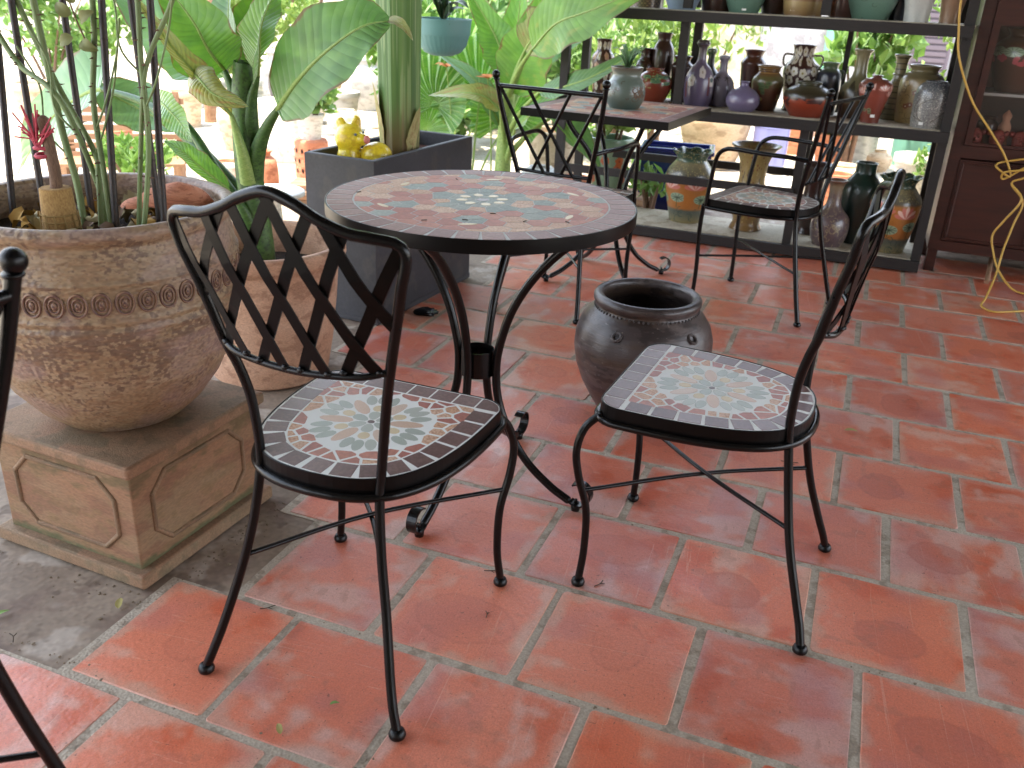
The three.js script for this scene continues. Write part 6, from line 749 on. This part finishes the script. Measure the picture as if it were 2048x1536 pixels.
  const G2 = [['huge pale terracotta urn behind the square table corner', 'urn', BEIGE, -1.12, -7.4, 0.55, 0.62], ['lavender blue square-ish pot seen through the low shelf', 'cyl', LAV, -0.68, -7.4, 0.28, 0.36], ['white round basin on the ground behind the trumpet vase', 'bowl', WH, -0.52, -6.4, 0.36, 0.17], ['orange clay pot behind the far armchair back', 'cone', CLAY, -0.12, -6.25, 0.2, 0.24], ['tall white bucket behind the dark green vase', 'cone', WH, 0.36, -6.55, 0.32, 0.36], ['green tub far behind the white bucket', 'cyl', TEAL, 0.40, -8.5, 0.36, 0.3], ['round brown pot on the bright ground behind the shelves', 'bowl', BEIGE, 0.14, -8.0, 0.2, 0.17], ['grey cylinder pot beyond the far armchair', 'cyl', GREYC, -0.05, -8.5, 0.34, 0.34], ['clay planter far behind the lavender pot', 'cyl', CLAY, -0.62, -8.6, 0.4, 0.32], ['clay pot with greenery beyond the far armchair', 'cone', CLAY, -0.24, -7.9, 0.3, 0.28], ['pale basin lying left of the white bucket', 'bowl', BEIGE, -0.1, -6.9, 0.34, 0.2], ['beige pot behind the cabinet side', 'urn', BEIGE, 0.75, -7.5, 0.36, 0.44]];
  for (const [l, p, m, u, v, w, h] of G2) pot(l, p, m, u, v, w, h);
  vase('green pot with rust flowers on a bench under the square table', 'cone', 'greenflower', -1.36, 0.10, -5.16, 0.26, 0.32, { name: 'garden_pot', cat: 'pot', group: 'pots in the garden', turn: 1.1 });
  const b2 = thing('low_bench', 'low dark wooden bench under the green flowered pot', 'bench', [-1.5, GY, -5.2]); part(b2, 'board', uvBox(box(0.8, 0.03, 0.3, 0, 0.155, 0), 1), OLDWOOD); for (const x of [-0.34, 0.34]) part(b2, 'leg', box(0.05, 0.14, 0.25, x, 0.07, 0), OLDWOOD); sh(b2);
  pot('pale cylinder pot behind the armchair back', 'cyl', BEIGE, -1.9, -5.75, 0.34, 0.36, { y: 0.05 }); pot('round grey stone jar beside the pale cylinder pot', 'barrel', GREYC, -1.85, -5.35, 0.26, 0.24); pot('clay brick-coloured pot under the armchair back', 'cone', CLAY, -1.62, -5.35, 0.2, 0.2);
  // far house with louvred shutters
  const hs = thing('shutter_house', 'far house wall with dark louvred shutters behind the shelves', 'house', [0.6, GY, -13.2]);
  part(hs, 'wall', uvBox(box(5.5, 3.0, 0.2, 0.6, 1.5, 0), 0.5), M({ map: clayTex([150, 150, 156], [170, 168, 172], [120, 116, 120], null, 256, 256), roughness: 0.9 })); const SHU = M({ color: new THREE.Color().setRGB(0.10, 0.08, 0.10), roughness: 0.7 });
  for (let k = 0; k < 4; k++) { const s = part(hs, 'shutter', box(0.46, 1.9, 0.04, -0.6 + k * 0.56, 1.2, 0.122), SHU); for (let j = 0; j < 22; j++) part(s, 'louvre', box(0.38, 0.05, 0.02, -0.6 + k * 0.56, 0.4 + j * 0.074, 0.152).rotateX(0), SHU); }
  part(hs, 'drain_pipe', rod([-1.25, 0, 0.2], [-1.25, 3, 0.2], 0.06, 10), TEAL); sh(hs);
  // garden wall at the back
  sh(one('garden_wall', 'pale plastered wall at the far end of the garden', 'wall', uvBox(box(26, 2.6, 0.2, -9, 1.23, 0), 0.3), M({ map: clayTex([196, 190, 178], [180, 176, 160], [150, 140, 122], [120, 130, 96], 512, 512), roughness: 0.95 }), [0, 0, -15]));
  // shrubs and trees
  const leafT = (() => { const g = new THREE.BufferGeometry(); g.setAttribute('position', new THREE.Float32BufferAttribute([0, 0, 0, -0.5, 0.55, 0.06, 0, 0.5, -0.06, 0.5, 0.55, 0.06, 0, 1.2, 0.02], 3)); g.setIndex([0, 2, 1, 0, 3, 2, 1, 2, 4, 2, 3, 4]); return g.toNonIndexed(); })();
  const FOL = [[0.16, 0.30, 0.05], [0.11, 0.23, 0.05], [0.22, 0.34, 0.06], [0.08, 0.17, 0.05]].map((c) => MP({ color: new THREE.Color().setRGB(...c), roughness: 0.85, transmission: 0.4, thickness: 0, side: THREE.DoubleSide }));
  function crown(n, rx, ry, rz, s, r, clumps = 9) {
    const P = leafT.attributes.position, pos = new Float32Array(n * P.count * 3), q = new THREE.Quaternion(), e = new THREE.Euler(), v = new THREE.Vector3(), C = []; for (let i = 0; i < clumps; i++) { const a = r() * 6.28, b = Math.acos(2 * r() - 1), R = 0.35 + 0.55 * r(); C.push([R * Math.sin(b) * Math.cos(a), R * Math.cos(b), R * Math.sin(b) * Math.sin(a), 0.28 + 0.25 * r()]); }
    for (let i = 0; i < n; i++) { const c = C[Math.floor(r() * clumps)], a = r() * 6.28, b = Math.acos(2 * r() - 1), R = c[3] * Math.cbrt(0.25 + 0.75 * r()); const x = (c[0] + R * Math.sin(b) * Math.cos(a)) * rx, y = (c[1] + R * Math.cos(b)) * ry, z = (c[2] + R * Math.sin(b) * Math.sin(a)) * rz, k = s * (0.6 + 0.8 * r()); q.setFromEuler(e.set(r() * 3 - 1.5, r() * 6.28, r() * 3 - 1.5)); for (let j = 0; j < P.count; j++) { v.set(P.getX(j) * k * 0.62, P.getY(j) * k, P.getZ(j) * k).applyQuaternion(q); const o = (i * P.count + j) * 3; pos[o] = x + v.x; pos[o + 1] = y + v.y; pos[o + 2] = z + v.z; } }
    const g = new THREE.BufferGeometry(); g.setAttribute('position', new THREE.BufferAttribute(pos, 3)); g.computeVertexNormals(); g.setAttribute('uv', new THREE.BufferAttribute(new Float32Array(n * P.count * 2), 2)); return g;
  }
  const r = rng(321);
  const shrub = (lb, u, v, rx, ry, rz, yc, n, s, k, name = 'shrub', cat = 'shrub') => { const t = thing(name, lb, cat, [u, GY, v], 0, 'greenery in the garden'); part(t, 'crown', crown(n, rx, ry, rz, s, r).translate(0, yc, 0), FOL[k]); const gs = []; for (let i = 0; i < 4; i++) { const a = i * 1.6 + r(); gs.push(taper([[0.02 * Math.cos(a), 0, 0.02 * Math.sin(a)], [rx * 0.2 * Math.cos(a), yc * 0.6, rz * 0.2 * Math.sin(a)], [rx * 0.5 * Math.cos(a), yc + ry * 0.3, rz * 0.5 * Math.sin(a)]], 0.02 + 0.02 * (cat === 'tree'), 0.006, 10, 6)); } part(t, 'trunk', merge(gs), TWIG); return sh(t); };
  const S = [
    ['bright leafy shrub behind the canes at the upper left', -6.6, -8.6, 0.9, 0.7, 0.7, 0.9, 1500, 0.11, 2], ['leafy shrub at the far left picture edge', -8.2, -7.6, 0.9, 0.8, 0.7, 0.7, 1400, 0.11, 0], ['shrub with small leaves beyond the slat bench', -7.2, -9.6, 1.0, 0.9, 0.8, 0.9, 1600, 0.1, 2], ['low green plant in front of the slat bench', -3.9, -4.1, 0.25, 0.2, 0.2, 0.2, 420, 0.06, 0],
    ['vine-like shrub left of the striped palm stem', -3.7, -7.2, 0.7, 0.5, 0.5, 0.75, 1300, 0.13, 0], ['dark leafy shrub right behind the pig', -3.1, -6.6, 0.5, 0.45, 0.4, 0.55, 900, 0.12, 1], ['sunlit shrub far behind the palm stem', -4.6, -9.8, 1.2, 0.9, 0.8, 0.9, 1700, 0.12, 2], ['green bush behind the fan palms', -3.4, -8.4, 0.9, 0.8, 0.7, 0.7, 1500, 0.12, 0], ['tall bush behind the banana plant', -2.7, -8.2, 0.8, 0.9, 0.7, 0.8, 1500, 0.12, 1], ['small-leaved bush behind the square table', -2.0, -7.4, 0.6, 0.6, 0.5, 0.6, 1100, 0.09, 0],
    ['leafy shrub behind the left bay of the shelves', -1.45, -6.7, 0.4, 0.5, 0.35, 0.75, 800, 0.09, 2], ['sunlit shrub behind the purple bottle', -1.5, -8.8, 0.6, 0.5, 0.5, 1.0, 420, 0.1, 2], ['shrub with large leaves behind the olive vase', -0.1, -7.7, 0.4, 0.4, 0.35, 0.95, 420, 0.14, 0], ['bright vine mass at the right end behind the shelves', 0.66, -8.2, 0.42, 0.6, 0.35, 0.75, 700, 0.07, 2], ['fern-like plant behind the far armchair', -0.25, -7.85, 0.3, 0.22, 0.25, 0.42, 500, 0.1, 2], ['creeper beside the white bucket', 0.50, -6.35, 0.16, 0.3, 0.12, 0.3, 260, 0.05, 0], ['low plants behind the blue planter', -1.2, -5.75, 0.3, 0.16, 0.2, 0.14, 360, 0.07, 0], ['plant in the green flowered pot under the square table', -1.36, -5.16, 0.16, 0.13, 0.14, 0.62, 160, 0.08, 2], ['pot plant standing on the pierced stool', -3.45, -5.25, 0.18, 0.16, 0.16, 0.56, 200, 0.09, 0], ['creeper in front of the lower shelf bay', -1.08, -5.05, 0.14, 0.10, 0.08, 0.28, 60, 0.07, 0],
  ];
  for (const a of S) shrub(...a);
  for (const [lb, u, v, rr, yc, k] of [['large garden tree behind the shutter house corner', -2.6, -11.5, 1.3, 2.5, 0], ['large garden tree at the left of the garden', -7.5, -11.5, 1.7, 2.3, 1], ['large garden tree in the middle of the garden', -4.9, -12.2, 1.6, 2.3, 2]]) shrub(lb, u, v, rr, rr * 0.85, rr * 0.8, yc, 3000, 0.13, k, 'garden_tree', 'tree');
}
renderer.render(scene, camera);
